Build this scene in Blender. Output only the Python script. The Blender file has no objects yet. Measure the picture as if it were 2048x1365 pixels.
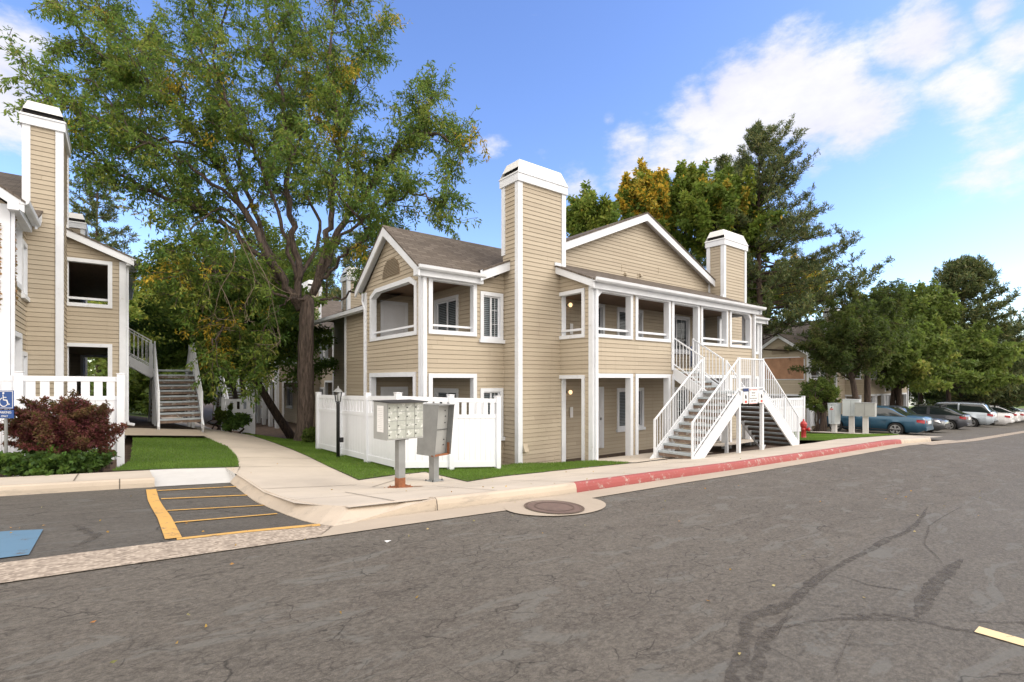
import bpy, math, random, bisect
import numpy as np
from mathutils import Vector, Matrix
random.seed(7)
rng = np.random.default_rng(11)
scene = bpy.context.scene
col = scene.collection
R = math.radians

# ------------------------------------------------------------------ materials
def new_mat(name):
    m = bpy.data.materials.new(name); m.use_nodes = True
    nt = m.node_tree; b = nt.nodes['Principled BSDF']
    return m, nt, b
def N(nt, t, **kw):
    n = nt.nodes.new(t)
    for k, v in kw.items():
        if k.startswith('i_'):
            n.inputs[k[2:].replace('_', ' ')].default_value = v
        else: setattr(n, k, v)
    return n
def L(nt, a, b): nt.links.new(a, b)
def mixc(nt, fac, a, b, mode='MIX'):
    n = nt.nodes.new('ShaderNodeMix'); n.data_type = 'RGBA'; n.blend_type = mode
    for s, v in ((n.inputs[0], fac), (n.inputs[6], a), (n.inputs[7], b)):
        if hasattr(v, 'is_linked') or hasattr(v, 'links'): nt.links.new(v, s)
        elif isinstance(v, (int, float)): s.default_value = v
        else: s.default_value = (*v[:3], 1)
    return n.outputs[2]
def ramp(nt, src, p0, p1, c0=(0, 0, 0), c1=(1, 1, 1)):
    n = nt.nodes.new('ShaderNodeValToRGB'); L(nt, src, n.inputs[0])
    e = n.color_ramp.elements
    e[0].position = p0; e[1].position = p1; e[0].color = (*c0, 1); e[1].color = (*c1, 1)
    return n.outputs[0]
def noise(nt, scale, detail=4, rough=.55, coords='Object', stretch=None, dist=0):
    tc = nt.nodes.new('ShaderNodeTexCoord')
    n = nt.nodes.new('ShaderNodeTexNoise')
    n.inputs['Scale'].default_value = scale; n.inputs['Detail'].default_value = detail
    n.inputs['Roughness'].default_value = rough; n.inputs['Distortion'].default_value = dist
    src = tc.outputs[coords]
    if stretch:
        mp = nt.nodes.new('ShaderNodeMapping'); mp.inputs['Scale'].default_value = stretch
        L(nt, src, mp.inputs[0]); src = mp.outputs[0]
    L(nt, src, n.inputs['Vector'])
    return n.outputs['Fac']
def bump(nt, b, h, strength=.3, dist=.01):
    n = nt.nodes.new('ShaderNodeBump'); n.inputs['Strength'].default_value = strength
    n.inputs['Distance'].default_value = dist
    L(nt, h, n.inputs['Height']); L(nt, n.outputs[0], b.inputs['Normal'])
def simple(name, c, rough=.6, var=.12, scale=3, bmp=.15, bscale=60, metal=0, stretch=None, spec=None, dirt=None):
    m, nt, b = new_mat(name)
    f = noise(nt, scale, 5, .6, stretch=stretch)
    lo = tuple(x * (1 - var) for x in c); hi = tuple(min(1, x * (1 + var)) for x in c)
    cc = ramp(nt, f, .3, .7, lo, hi)
    if dirt:
        d = ramp(nt, noise(nt, dirt[1], 6, .7), dirt[2], dirt[2] + .12)
        cc = mixc(nt, d, cc, dirt[0])
    L(nt, cc, b.inputs['Base Color'])
    b.inputs['Roughness'].default_value = rough; b.inputs['Metallic'].default_value = metal
    if spec is not None: b.inputs['Specular IOR Level'].default_value = spec
    if bmp: bump(nt, b, noise(nt, bscale, 4, .6), bmp, .004)
    return m
M = {}
def N_mul(nt, a, v):
    n = N(nt, 'ShaderNodeMath', operation='MULTIPLY'); L(nt, a, n.inputs[0]); n.inputs[1].default_value = v
    return n.outputs[0]
def siding_mat():
    m, nt, b = new_mat('painted lap siding')
    tc = N(nt, 'ShaderNodeTexCoord')
    mp = N(nt, 'ShaderNodeMapping'); mp.inputs['Scale'].default_value = (.35, .35, 8.5)
    L(nt, tc.outputs['Object'], mp.inputs[0])
    n1 = N(nt, 'ShaderNodeTexNoise'); n1.inputs['Scale'].default_value = 1; n1.inputs['Detail'].default_value = 2
    L(nt, mp.outputs[0], n1.inputs['Vector'])
    c = ramp(nt, n1.outputs['Fac'], .3, .7, (.405, .343, .258), (.465, .40, .305))
    st = ramp(nt, noise(nt, 1.3, 6, .65), .35, .75)
    c = mixc(nt, .35, c, mixc(nt, st, (.405, .343, .258), (.44, .376, .285)))
    mp2 = N(nt, 'ShaderNodeMapping'); mp2.inputs['Scale'].default_value = (3, 3, 60)
    L(nt, tc.outputs['Object'], mp2.inputs[0])
    n2 = N(nt, 'ShaderNodeTexNoise'); n2.inputs['Scale'].default_value = 2; n2.inputs['Detail'].default_value = 4
    L(nt, mp2.outputs[0], n2.inputs['Vector'])
    w = ramp(nt, noise(nt, 2.2, 8, .75), .66, .76)
    c = mixc(nt, w, c, (.30, .245, .17))
    # butt joints between the boards and dirt streaks
    sx = N(nt, 'ShaderNodeSeparateXYZ'); L(nt, tc.outputs['Object'], sx.inputs[0])
    def ma(op, a, v):
        n = N(nt, 'ShaderNodeMath', operation=op)
        for i, q in ((0, a), (1, v)):
            if isinstance(q, (int, float)): n.inputs[i].default_value = q
            elif q is not None: L(nt, q, n.inputs[i])
        return n.outputs[0]
    row = ma('FLOOR', ma('DIVIDE', sx.outputs[2], .118), None)
    wn = N(nt, 'ShaderNodeTexWhiteNoise', noise_dimensions='1D'); L(nt, row, wn.inputs['W'])
    uu = ma('FRACT', ma('ADD', ma('DIVIDE', ma('ADD', sx.outputs[0], sx.outputs[1]), 3.66), wn.outputs[0]), None)
    c = mixc(nt, ma('MULTIPLY', ma('LESS_THAN', uu, .0028), .6), c, (.16, .12, .08))
    bv = N(nt, 'ShaderNodeTexWhiteNoise', noise_dimensions='2D')
    cb = N(nt, 'ShaderNodeCombineXYZ'); L(nt, row, cb.inputs[0]); L(nt, ma('FLOOR', ma('ADD', ma('DIVIDE', ma('ADD', sx.outputs[0], sx.outputs[1]), 3.66), wn.outputs[0]), None), cb.inputs[1]); L(nt, cb.outputs[0], bv.inputs[0])
    c = mixc(nt, .5, c, mixc(nt, bv.outputs['Value'], (.375, .315, .235), (.48, .415, .315)))
    stk = ramp(nt, noise(nt, 3.0, 5, .7, stretch=(1.6, 1.6, .12)), .56, .72)
    c = mixc(nt, N_mul(nt, stk, .22), c, (.27, .22, .16))
    L(nt, c, b.inputs['Base Color']); b.inputs['Roughness'].default_value = .72
    bump(nt, b, n2.outputs['Fac'], .35, .006)
    return m
M['siding'] = siding_mat()
M['groove'] = simple('siding gap shade colour', (.30, .24, .17), .9, bmp=0)  # darker than the boards, so the shade in the gaps is partly colour
M['trim'] = simple('white painted trim', (.70, .725, .765), .55, .06, 2.5, .25, 25, dirt=((.54, .53, .52), 4.5, .63))
M['vinyl'] = simple('white vinyl', (.76, .78, .82), .4, .04, 1.2, .08, 12, dirt=((.62, .61, .57), 1.8, .68))
M['metalw'] = simple('white painted steel', (.73, .755, .79), .45, .05, 3, .12, 40, dirt=((.45, .33, .22), 6, .72))
M['capmetal'] = simple('chimney cap sheet metal', (.72, .72, .70), .45, .05, 2, .1, 20, dirt=((.5, .48, .44), 4, .66))
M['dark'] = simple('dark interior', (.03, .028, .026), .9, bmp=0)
M['black'] = simple('black painted metal', (.02, .02, .022), .45, bmp=.1)
M['soffit'] = simple('stained soffit boards', (.17, .11, .07), .8, .2, 2, .3, 30, stretch=(1, 8, 1))
M['floor'] = simple('deck boards', (.2, .16, .12), .8, .2, 4)
M['blind'] = simple('window blinds', (.70, .73, .76), .6, .1, 2, 0)
M['door'] = simple('painted entry door', (.66, .67, .70), .5, .05, 2, .05)
M['doorblue'] = simple('blue grey entry door', (.38, .43, .48), .5, .05, 2, .05)
M['concrete'] = None
def glass_mat():
    m, nt, b = new_mat('window glass')
    b.inputs['Base Color'].default_value = (.02, .025, .03, 1); b.inputs['Roughness'].default_value = .04
    b.inputs['Specular IOR Level'].default_value = .8
    tr = N(nt, 'ShaderNodeBsdfTransparent'); tr.inputs[0].default_value = (.75, .8, .82, 1)
    mx = N(nt, 'ShaderNodeMixShader'); mx.inputs[0].default_value = .6
    L(nt, b.outputs[0], mx.inputs[1]); L(nt, tr.outputs[0], mx.inputs[2])
    L(nt, mx.outputs[0], nt.nodes['Material Output'].inputs[0])
    return m
M['glass'] = glass_mat()
def shingle_mat():
    m, nt, b = new_mat('asphalt shingles')
    tc = N(nt, 'ShaderNodeTexCoord'); uv = tc.outputs['UV']
    br = N(nt, 'ShaderNodeTexBrick'); L(nt, uv, br.inputs['Vector'])
    br.inputs['Scale'].default_value = 1; br.inputs['Brick Width'].default_value = .3; br.inputs['Row Height'].default_value = .145
    br.inputs['Mortar Size'].default_value = .012; br.offset = .37
    br.inputs['Color1'].default_value = (.080, .068, .059, 1); br.inputs['Color2'].default_value = (.165, .143, .124, 1)
    br.inputs['Mortar'].default_value = (.05, .04, .033, 1)
    f = noise(nt, 90, 3, .7, 'UV'); f2 = noise(nt, 1.1, 4, .6, 'UV')
    c = mixc(nt, ramp(nt, f, .3, .7), br.outputs['Color'], (.15, .125, .10))
    n = N(nt, 'ShaderNodeMix'); n.data_type = 'RGBA'; n.blend_type = 'MIX'
    n.inputs[0].default_value = .45; L(nt, br.outputs['Color'], n.inputs[6]); L(nt, c, n.inputs[7])
    c = mixc(nt, ramp(nt, f2, .35, .7), n.outputs[2], (.12, .098, .08)); 
    c2 = mixc(nt, .5, n.outputs[2], c)
    L(nt, c2, b.inputs['Base Color']); b.inputs['Roughness'].default_value = .95
    b.inputs['Specular IOR Level'].default_value = .15
    bump(nt, b, br.outputs['Fac'], -.6, .02)
    return m
M['shingle'] = shingle_mat()
def asphalt_mat(name, base, patchy, cracks, seal):
    m, nt, b = new_mat(name)
    big = ramp(nt, noise(nt, .35, 5, .6, stretch=(1, 2.2, 1)), .35, .68)
    c = mixc(nt, big, tuple(x * .76 for x in base), tuple(x * 1.18 for x in base))
    mid = ramp(nt, noise(nt, 1.6, 8, .72, stretch=(.55, 1.6, 1), dist=.6), .50, .60)
    c = mixc(nt, N_mul(nt, mid, patchy), c, seal)
    fine = noise(nt, 150, 3, .8)
    c = mixc(nt, N_mul(nt, ramp(nt, fine, .44, .58), .7), c, tuple(x * 1.55 for x in base))
    spk = ramp(nt, noise(nt, 75, 2, .5), .64, .70)
    c = mixc(nt, N_mul(nt, spk, .6), c, (.24, .22, .2))
    dk = ramp(nt, noise(nt, 5.5, 8, .8, stretch=(.6, 1.5, 1), dist=.7), .55, .62)
    c = mixc(nt, N_mul(nt, dk, patchy*.95), c, tuple(x*.5 for x in seal))
    pt = ramp(nt, noise(nt, 1.9, 7, .75, stretch=(.7, 1.5, 1), dist=.5), .52, .60)
    c = mixc(nt, N_mul(nt, pt, .42), c, tuple(x*.62 for x in base))
    pt2 = ramp(nt, noise(nt, .8, 6, .7, stretch=(.4, 1.3, 1), dist=.4), .54, .66)
    c = mixc(nt, N_mul(nt, pt2, .35), c, tuple(x*1.55 for x in base))
    grit = noise(nt, 28, 6, .85, stretch=(.8, 1.2, 1))
    c = mixc(nt, .5, c, mixc(nt, ramp(nt, grit, .42, .60), tuple(x*.5 for x in base), tuple(x*1.65 for x in base)))
    # worn lighter islands between seal coat
    isl = ramp(nt, noise(nt, 3.1, 6, .65, stretch=(.45, 1.3, 1), dist=.9), .56, .61)
    c = mixc(nt, N_mul(nt, isl, .6), c, (base[0] * 1.35, base[1] * 1.46, base[2] * 1.55))
    # cracks
    tc = N(nt, 'ShaderNodeTexCoord')
    hgt = None
    for sc, w, am in cracks:
        nz = N(nt, 'ShaderNodeTexNoise'); nz.inputs['Scale'].default_value = sc * 2.2; nz.inputs['Detail'].default_value = 5
        L(nt, tc.outputs['Object'], nz.inputs['Vector'])
        ad = N(nt, 'ShaderNodeVectorMath', operation='MULTIPLY_ADD'); ad.inputs[1].default_value = (.55 / sc, .55 / sc, 0)
        L(nt, nz.outputs['Color'], ad.inputs[0]); L(nt, tc.outputs['Object'], ad.inputs[2])
        mp = N(nt, 'ShaderNodeMapping'); mp.inputs['Scale'].default_value = (.6, 1.25, .001); L(nt, ad.outputs[0], mp.inputs[0])
        v = N(nt, 'ShaderNodeTexVoronoi', feature='DISTANCE_TO_EDGE'); v.inputs['Scale'].default_value = sc
        L(nt, mp.outputs[0], v.inputs['Vector'])
        k = ramp(nt, v.outputs['Distance'], 0, w, (1, 1, 1), (0, 0, 0))
        gate = ramp(nt, noise(nt, sc * .9, 3, .6, dist=.3), .47, .58)
        mm = N(nt, 'ShaderNodeMath', operation='MULTIPLY'); L(nt, k, mm.inputs[0]); L(nt, gate, mm.inputs[1])
        c = mixc(nt, N_mul(nt, mm.outputs[0], am), c, (.018, .016, .014))
        hgt = mm.outputs[0]
    L(nt, c, b.inputs['Base Color']); b.inputs['Roughness'].default_value = .82
    b.inputs['Specular IOR Level'].default_value = .3
    bm = N(nt, 'ShaderNodeBump'); bm.inputs['Strength'].default_value = .9; bm.inputs['Distance'].default_value = .012
    L(nt, noise(nt, 45, 6, .8), bm.inputs['Height']); L(nt, bm.outputs[0], b.inputs['Normal'])
    return m
M['asphalt'] = asphalt_mat('old asphalt', (.120, .107, .090), .72, ((3.1, .016, .75), (8.5, .04, .5), (.8, .0035, .45)), (.070, .056, .046))
M['asphalt2'] = asphalt_mat('newer asphalt', (.119, .108, .093), .45, ((.5, .005, .7), (1.8, .010, .4)), (.078, .068, .060))
M['stall'] = asphalt_mat('stall asphalt', (.098, .089, .077), .5, ((.9, .010, .8), (3.4, .02, .5)), (.06, .052, .046))
def seam_mat():
    m, nt, b = new_mat('grit filled crack'); L(nt, ramp(nt, noise(nt, 25, 6, .8), .35, .7, (.05, .043, .037), (.11, .096, .083)), b.inputs['Base Color'])
    b.inputs['Roughness'].default_value = .9; t = N(nt, 'ShaderNodeBsdfTransparent'); mx = N(nt, 'ShaderNodeMixShader')
    L(nt, ramp(nt, noise(nt, 16, 7, .8, dist=.6), .40, .62, (0,0,0), (.8,.8,.8)), mx.inputs[0]); L(nt, t.outputs[0], mx.inputs[1]); L(nt, b.outputs[0], mx.inputs[2])
    L(nt, mx.outputs[0], nt.nodes['Material Output'].inputs[0]); return m
M['seam'] = seam_mat()
def concrete_mat(name, c, speck=.3, joints=0):
    m, nt, b = new_mat(name)
    f = ramp(nt, noise(nt, .9, 6, .65), .3, .7, tuple(x * .86 for x in c), tuple(x * 1.08 for x in c))
    g = ramp(nt, noise(nt, 120, 3, .7), .35, .7)
    cc = mixc(nt, N_mul(nt, g, speck), f, tuple(x * .72 for x in c))
    s = ramp(nt, noise(nt, 4, 8, .75, dist=.5), .64, .74)
    cc = mixc(nt, N_mul(nt, s, .5), cc, (.33, .25, .18))
    if joints:
        tcx = N(nt, 'ShaderNodeTexCoord'); sx = N(nt, 'ShaderNodeSeparateXYZ'); L(nt, tcx.outputs['Object'], sx.inputs[0])
        d = N(nt, 'ShaderNodeMath', operation='DIVIDE'); L(nt, sx.outputs[0], d.inputs[0]); d.inputs[1].default_value = joints
        f_ = N(nt, 'ShaderNodeMath', operation='FRACT'); L(nt, d.outputs[0], f_.inputs[0])
        l_ = N(nt, 'ShaderNodeMath', operation='LESS_THAN'); L(nt, f_.outputs[0], l_.inputs[0]); l_.inputs[1].default_value = .006
        cc = mixc(nt, l_.outputs[0], cc, (.12, .10, .08))
        sc = ramp(nt, noise(nt, 2.6, 7, .8, stretch=(.5, 1, 3)), .52, .66); cc = mixc(nt, N_mul(nt, sc, .55), cc, (.26, .235, .20))
    L(nt, cc, b.inputs['Base Color']); b.inputs['Roughness'].default_value = .85
    bump(nt, b, noise(nt, 90, 4, .7), .3, .003)
    return m
M['concrete'] = concrete_mat('sidewalk concrete', (.54, .475, .395))
M['concrete2'] = concrete_mat('newer pale concrete', (.58, .57, .55), .15)
M['gutter'] = concrete_mat('gutter concrete', (.44, .37, .29), .45)
M['kerb'] = concrete_mat('kerb concrete', (.52, .44, .35), .4, joints=3.05)
def aggregate_mat():
    m, nt, b = new_mat('exposed aggregate')
    tc = N(nt, 'ShaderNodeTexCoord')
    v = N(nt, 'ShaderNodeTexVoronoi'); v.inputs['Scale'].default_value = 38
    mp = N(nt, 'ShaderNodeMapping'); mp.inputs['Scale'].default_value = (.8, 1.1, 1)
    L(nt, tc.outputs['Object'], mp.inputs[0]); L(nt, mp.outputs[0], v.inputs['Vector'])
    sp = N(nt, 'ShaderNodeSeparateColor'); L(nt, v.outputs['Color'], sp.inputs[0])
    c = ramp(nt, sp.outputs[0], 0, 1, (.12, .09, .07), (.66, .56, .45))
    edge = ramp(nt, v.outputs['Distance'], .1, .6)
    c = mixc(nt, N_mul(nt, edge, .6), c, (.26, .21, .165))
    c = mixc(nt, .18, c, (.40, .335, .26))
    L(nt, c, b.inputs['Base Color']); b.inputs['Roughness'].default_value = .9
    bump(nt, b, v.outputs['Distance'], -.8, .02)
    return m
M['aggregate'] = aggregate_mat()
def worn_paint(name, c, under, amt, sc=9):
    m, nt, b = new_mat(name)
    w = ramp(nt, noise(nt, sc, 8, .75), amt, amt + .08)
    cc = mixc(nt, w, c, under)
    cc = mixc(nt, N_mul(nt, ramp(nt, noise(nt, 1.2, 4, .6), .4, .7), .35), cc, tuple(x * .72 for x in c))
    L(nt, cc, b.inputs['Base Color']); b.inputs['Roughness'].default_value = .75
    bump(nt, b, noise(nt, 80, 4, .7), .4, .004)
    return m
M['redkerb'] = worn_paint('worn red kerb paint', (.33, .078, .072), (.40, .33, .29), .55, 6)
M['yellow'] = worn_paint('worn yellow line paint', (.62, .36, .10), (.16, .13, .10), .555, 8)
M['yellowpale'] = worn_paint('pale yellow line paint', (.72, .56, .32), (.2, .18, .16), .68, 7)
M['bluepaint'] = worn_paint('worn blue stall paint', (.10, .20, .30), (.10, .11, .12), .56, 5)
def grass_mat():
    m, nt, b = new_mat('lawn')
    c = ramp(nt, noise(nt, 1.5, 5, .65), .3, .7, (.085, .14, .028), (.14, .20, .05))
    c = mixc(nt, N_mul(nt, ramp(nt, noise(nt, 80, 3, .7), .4, .7), .5), c, (.11, .18, .04))
    L(nt, c, b.inputs['Base Color']); b.inputs['Roughness'].default_value = .95
    bump(nt, b, noise(nt, 110, 4, .8), 1, .03)
    return m
M['grass'] = grass_mat()
M['soil'] = simple('bark mulch soil', (.075, .048, .032), .95, .35, 6, .9, 60)
M['blade'] = None
def leaf_mat(name='leaves', trans=.42):
    m, nt, b = new_mat(name)
    at = N(nt, 'ShaderNodeAttribute', attribute_name='Col')
    L(nt, at.outputs['Color'], b.inputs['Base Color']); b.inputs['Roughness'].default_value = .6
    b.inputs['Specular IOR Level'].default_value = .25
    t = N(nt, 'ShaderNodeBsdfTranslucent')
    c2 = mixc(nt, .5, at.outputs['Color'], (.26, .38, .06))
    L(nt, c2, t.inputs[0])
    mx = N(nt, 'ShaderNodeMixShader'); mx.inputs[0].default_value = trans
    L(nt, b.outputs[0], mx.inputs[1]); L(nt, t.outputs[0], mx.inputs[2])
    L(nt, mx.outputs[0], nt.nodes['Material Output'].inputs[0])
    return m
M['leaf'] = leaf_mat()
M['needle'] = leaf_mat('needles', .15)
def bark_mat(name, a, c):
    m, nt, b = new_mat(name)
    tc = N(nt, 'ShaderNodeTexCoord'); mp = N(nt, 'ShaderNodeMapping'); mp.inputs['Scale'].default_value = (9, 9, 1.1)
    L(nt, tc.outputs['Object'], mp.inputs[0])
    n = N(nt, 'ShaderNodeTexNoise'); n.inputs['Scale'].default_value = 2; n.inputs['Detail'].default_value = 7; n.inputs['Roughness'].default_value = .7
    n.inputs['Distortion'].default_value = .4
    L(nt, mp.outputs[0], n.inputs['Vector'])
    L(nt, ramp(nt, n.outputs['Fac'], .38, .64, a, c), b.inputs['Base Color']); b.inputs['Roughness'].default_value = .95
    bump(nt, b, n.outputs['Fac'], 1, .06)
    return m
M['bark'] = bark_mat('locust bark', (.045, .034, .028), (.175, .13, .105))
M['barkd'] = bark_mat('dark bark', (.03, .022, .018), (.11, .075, .055))
M['galv'] = simple('galvanised steel', (.30, .31, .31), .5, .12, 4, .12, 20, metal=.55)
M['boxgrey'] = simple('grey painted steel box', (.36, .37, .36), .5, .08, 3, .1, 20, metal=.2, dirt=((.25, .24, .22), 5, .64))
M['boxdoor'] = simple('weathered mailbox door', (.40, .42, .38), .5, .15, 6, .2, 30, metal=.25, dirt=((.72, .73, .7), 11, .52))
M['rust'] = simple('rust', (.26, .10, .045), .9, .3, 10, .4, 60)
M['palebox'] = simple('pale blue grey steel', (.50, .54, .55), .5, .06, 3, .1, 20, metal=.1)
M['paper'] = simple('paper notice', (.75, .75, .74), .8, .03, 4, 0)
M['ink'] = simple('dark ink', (.06, .06, .07), .8, bmp=0)
M['inkred'] = simple('red ink', (.55, .10, .08), .8, bmp=0)
M['inkblue'] = simple('navy ink', (.015, .035, .13), .6, bmp=0)
M['signblue'] = simple('blue sign enamel', (.015, .07, .26), .35, .05, 3, 0)
M['signwhite'] = simple('white sign enamel', (.78, .78, .78), .4, .02, 3, 0)
M['hydrant'] = simple('red hydrant paint', (.42, .03, .03), .4, .12, 6, .15, 30)
M['manhole'] = simple('cast iron cover', (.15, .10, .08), .7, .15, 8, .4, 40)
M['rusty_iron'] = simple('dull rusty iron', (.11, .075, .055), .8, .2, 8, .4, 40)
M['tread'] = simple('stair tread concrete', (.36, .40, .42), .8, .15, 6, .3, 50, dirt=((.25, .18, .12), 8, .6))
M['treadrust'] = simple('rusty tread pan', (.17, .12, .09), .85, .4, 7, .3, 40, dirt=((.42, .42, .40), 5, .56))
M['plankdark'] = simple('dark timber tread', (.085, .06, .045), .85, .3, 6, .3, 40)
M['tyre'] = simple('tyre rubber', (.018, .018, .018), .75, .1, 5, .2, 40)
M['alloy'] = simple('alloy rim', (.55, .56, .57), .3, .05, 5, 0, metal=.8)
M['carglass'] = None
def cglass():
    m, nt, b = new_mat('car glass'); b.inputs['Base Color'].default_value = (.02, .028, .03, 1)
    b.inputs['Roughness'].default_value = .05; b.inputs['Specular IOR Level'].default_value = .9
    return m
M['carglass'] = cglass()
def car_paint(name, c, metal=.35):
    m, nt, b = new_mat(name)
    f = noise(nt, 400, 2, .5)
    L(nt, ramp(nt, f, .35, .65, tuple(x * .85 for x in c), tuple(x * 1.15 for x in c)), b.inputs['Base Color'])
    b.inputs['Metallic'].default_value = metal; b.inputs['Roughness'].default_value = .38
    b.inputs['Coat Weight'].default_value = .6; b.inputs['Coat Roughness'].default_value = .08
    return m
M['cblue'] = car_paint('blue car paint', (.022, .085, .145))
M['cgrey'] = car_paint('graphite car paint', (.07, .075, .09))
M['cdark'] = car_paint('dark green grey car paint', (.055, .06, .065))
M['csilver'] = car_paint('silver blue car paint', (.48, .54, .60), .4)
M['cwhite'] = car_paint('white car paint', (.78, .78, .79), 0)
M['tail'] = simple('red tail lamp lens', (.35, .02, .025), .15, .1, 5, 0)
M['lens'] = simple('clear lamp lens', (.6, .6, .62), .12, .05, 5, 0)
M['plastic'] = simple('black trim plastic', (.022, .022, .024), .5, .1, 5, 0)
M['plywood'] = simple('plywood board', (.36, .20, .12), .8, .2, 2.5, .1, dirt=((.05, .03, .02), 2.2, .6))
M['leafbits'] = simple('fallen leaves', (.45, .22, .06), .8, .3, 40, 0)
M['litter'] = simple('white litter', (.8, .8, .78), .7, .02, 3, 0)
def emit_mat(name, c, s):
    m, nt, b = new_mat(name); b.inputs['Base Color'].default_value = (*c, 1)
    b.inputs['Emission Color'].default_value = (*c, 1); b.inputs['Emission Strength'].default_value = s
    return m
M['lamp'] = emit_mat('lit lamp globe', (1, .66, .34), 1.1)
M['globe'] = simple('unlit white globe', (.75, .75, .73), .2, .02, 3, 0)

# ------------------------------------------------------------------ mesh builder
class MB:
    def __init__(s): s.v = []; s.f = []; s.m = []; s.uv = None
    def add(s, vs, fs, mi=0):
        o = len(s.v); s.v += [tuple(v) for v in vs]
        s.f += [tuple(i + o for i in f) for f in fs]; s.m += [mi] * len(fs)
    def box(s, a, b, mi=0):
        x0, y0, z0 = [min(p, q) for p, q in zip(a, b)]; x1, y1, z1 = [max(p, q) for p, q in zip(a, b)]
        s.add([(x0,y0,z0),(x1,y0,z0),(x1,y1,z0),(x0,y1,z0),(x0,y0,z1),(x1,y0,z1),(x1,y1,z1),(x0,y1,z1)],
              [(0,3,2,1),(4,5,6,7),(0,1,5,4),(1,2,6,5),(2,3,7,6),(3,0,4,7)], mi)
    def quad(s, a, b, c, d, mi=0): s.add([a, b, c, d], [(0, 1, 2, 3)], mi)
    def beam(s, p, q, w, h, mi=0, up=(0, 0, 1)):
        p = Vector(p); q = Vector(q); d = (q - p).normalized(); u = Vector(up)
        if abs(d.dot(u)) > .99: u = Vector((0, 1, 0))
        r = d.cross(u).normalized() * (w / 2); u = r.cross(d).normalized() * (h / 2)
        vs = []
        for c in (p, q): vs += [c - r - u, c + r - u, c + r + u, c - r + u]
        s.add(vs, [(0,1,2,3),(7,6,5,4),(0,4,5,1),(1,5,6,2),(2,6,7,3),(3,7,4,0)], mi)
    def prism(s, pts, ax, a, b, mi=0):
        """2D polygon pts extruded along axis ax (0,1,2) from a to b"""
        def mk(p, t):
            if ax == 0: return (t, p[0], p[1])
            if ax == 1: return (p[0], t, p[1])
            return (p[0], p[1], t)
        n = len(pts); s.add([mk(p, a) for p in pts] + [mk(p, b) for p in pts],
            [tuple(range(n))[::-1], tuple(range(n, 2 * n))] + [(i, (i+1) % n, n + (i+1) % n, n + i) for i in range(n)], mi)
    def tube(s, pts, rad, n=8, mi=0, cap=True):
        pts = [Vector(p) for p in pts]
        if not hasattr(rad, '__len__'): rad = [rad] * len(pts)
        o = len(s.v); prev = None
        for i, p in enumerate(pts):
            d = (pts[min(i+1, len(pts)-1)] - pts[max(i-1, 0)]).normalized()
            if prev is None:
                u = d.orthogonal().normalized()
            else:
                u = (prev - d * prev.dot(d)).normalized()
            prev = u; w = d.cross(u)
            for k in range(n):
                a = 2 * math.pi * k / n
                s.v.append(tuple(p + (u * math.cos(a) + w * math.sin(a)) * rad[i]))
        for i in range(len(pts) - 1):
            for k in range(n):
                s.f.append((o + i*n + k, o + i*n + (k+1) % n, o + (i+1)*n + (k+1) % n, o + (i+1)*n + k)); s.m.append(mi)
        if cap:
            s.f.append(tuple(o + k for k in range(n))[::-1]); s.m.append(mi)
            s.f.append(tuple(o + (len(pts)-1)*n + k for k in range(n))); s.m.append(mi)
    def lathe(s, prof, c=(0, 0, 0), n=16, mi=0, ax=2):
        o = len(s.v)
        for r, z in prof:
            for k in range(n):
                a = 2 * math.pi * k / n; x, y = r * math.cos(a), r * math.sin(a)
                p = (x, y, z) if ax == 2 else ((z, x, y) if ax == 0 else (x, z, y))
                s.v.append(tuple(p[i] + c[i] for i in range(3)))
        for i in range(len(prof) - 1):
            for k in range(n):
                s.f.append((o + i*n + k, o + i*n + (k+1) % n, o + (i+1)*n + (k+1) % n, o + (i+1)*n + k)); s.m.append(mi)
        s.f.append(tuple(o + k for k in range(n))[::-1]); s.m.append(mi)
        s.f.append(tuple(o + (len(prof)-1)*n + k for k in range(n))); s.m.append(mi)
SPLIT = {'rails','rail','rake_fascia','corner_board','soffit','gutter','eave_fascia','landing_beam','rusty_lip'}
def pieces(mb):
    par = list(range(len(mb.v)))
    def fd(a):
        while par[a] != a: par[a] = par[par[a]]; a = par[a]
        return a
    for f in mb.f:
        r = fd(f[0])
        for i in f[1:]: par[fd(i)] = r
    gs = {}
    for f, m in zip(mb.f, mb.m): gs.setdefault(fd(f[0]), []).append((f, m))
    out = []
    for fs in gs.values():
        n = MB(); mp = {}
        for f, m in fs:
            for i in f:
                if i not in mp: mp[i] = len(n.v); n.v.append(mb.v[i])
            n.f.append(tuple(mp[i] for i in f)); n.m.append(m)
        out.append(n)
    return out
def obj(name, mb, mat, parent=None, smooth=False, uvs=None):
    if name in SPLIT and parent is not None:
        ps = pieces(mb)
        if len(ps) > 1:
            for p in ps: o = obj_(name, p, mat, parent, smooth, uvs)
            return o
    return obj_(name, mb, mat, parent, smooth, uvs)
def obj_(name, mb, mat, parent=None, smooth=False, uvs=None):
    me = bpy.data.meshes.new(name); me.from_pydata(mb.v, [], mb.f)
    mats = mat if isinstance(mat, (list, tuple)) else [mat]
    for m in mats: me.materials.append(m)
    if len(mats) > 1: me.polygons.foreach_set('material_index', mb.m)
    if smooth: me.polygons.foreach_set('use_smooth', [True] * len(mb.f))
    if uvs is not None:
        uv = me.uv_layers.new(name='UVMap')
        for i, l in enumerate(me.loops): uv.data[i].uv = uvs(me.vertices[l.vertex_index].co)
    me.update()
    o = bpy.data.objects.new(name, me); col.objects.link(o)
    if parent is not None: o.parent = parent
    return o
def bits(name, mat, parent, boxes):
    for a, b in boxes:
        mb = MB(); mb.box(a, b); obj(name, mb, mat, parent)
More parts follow.
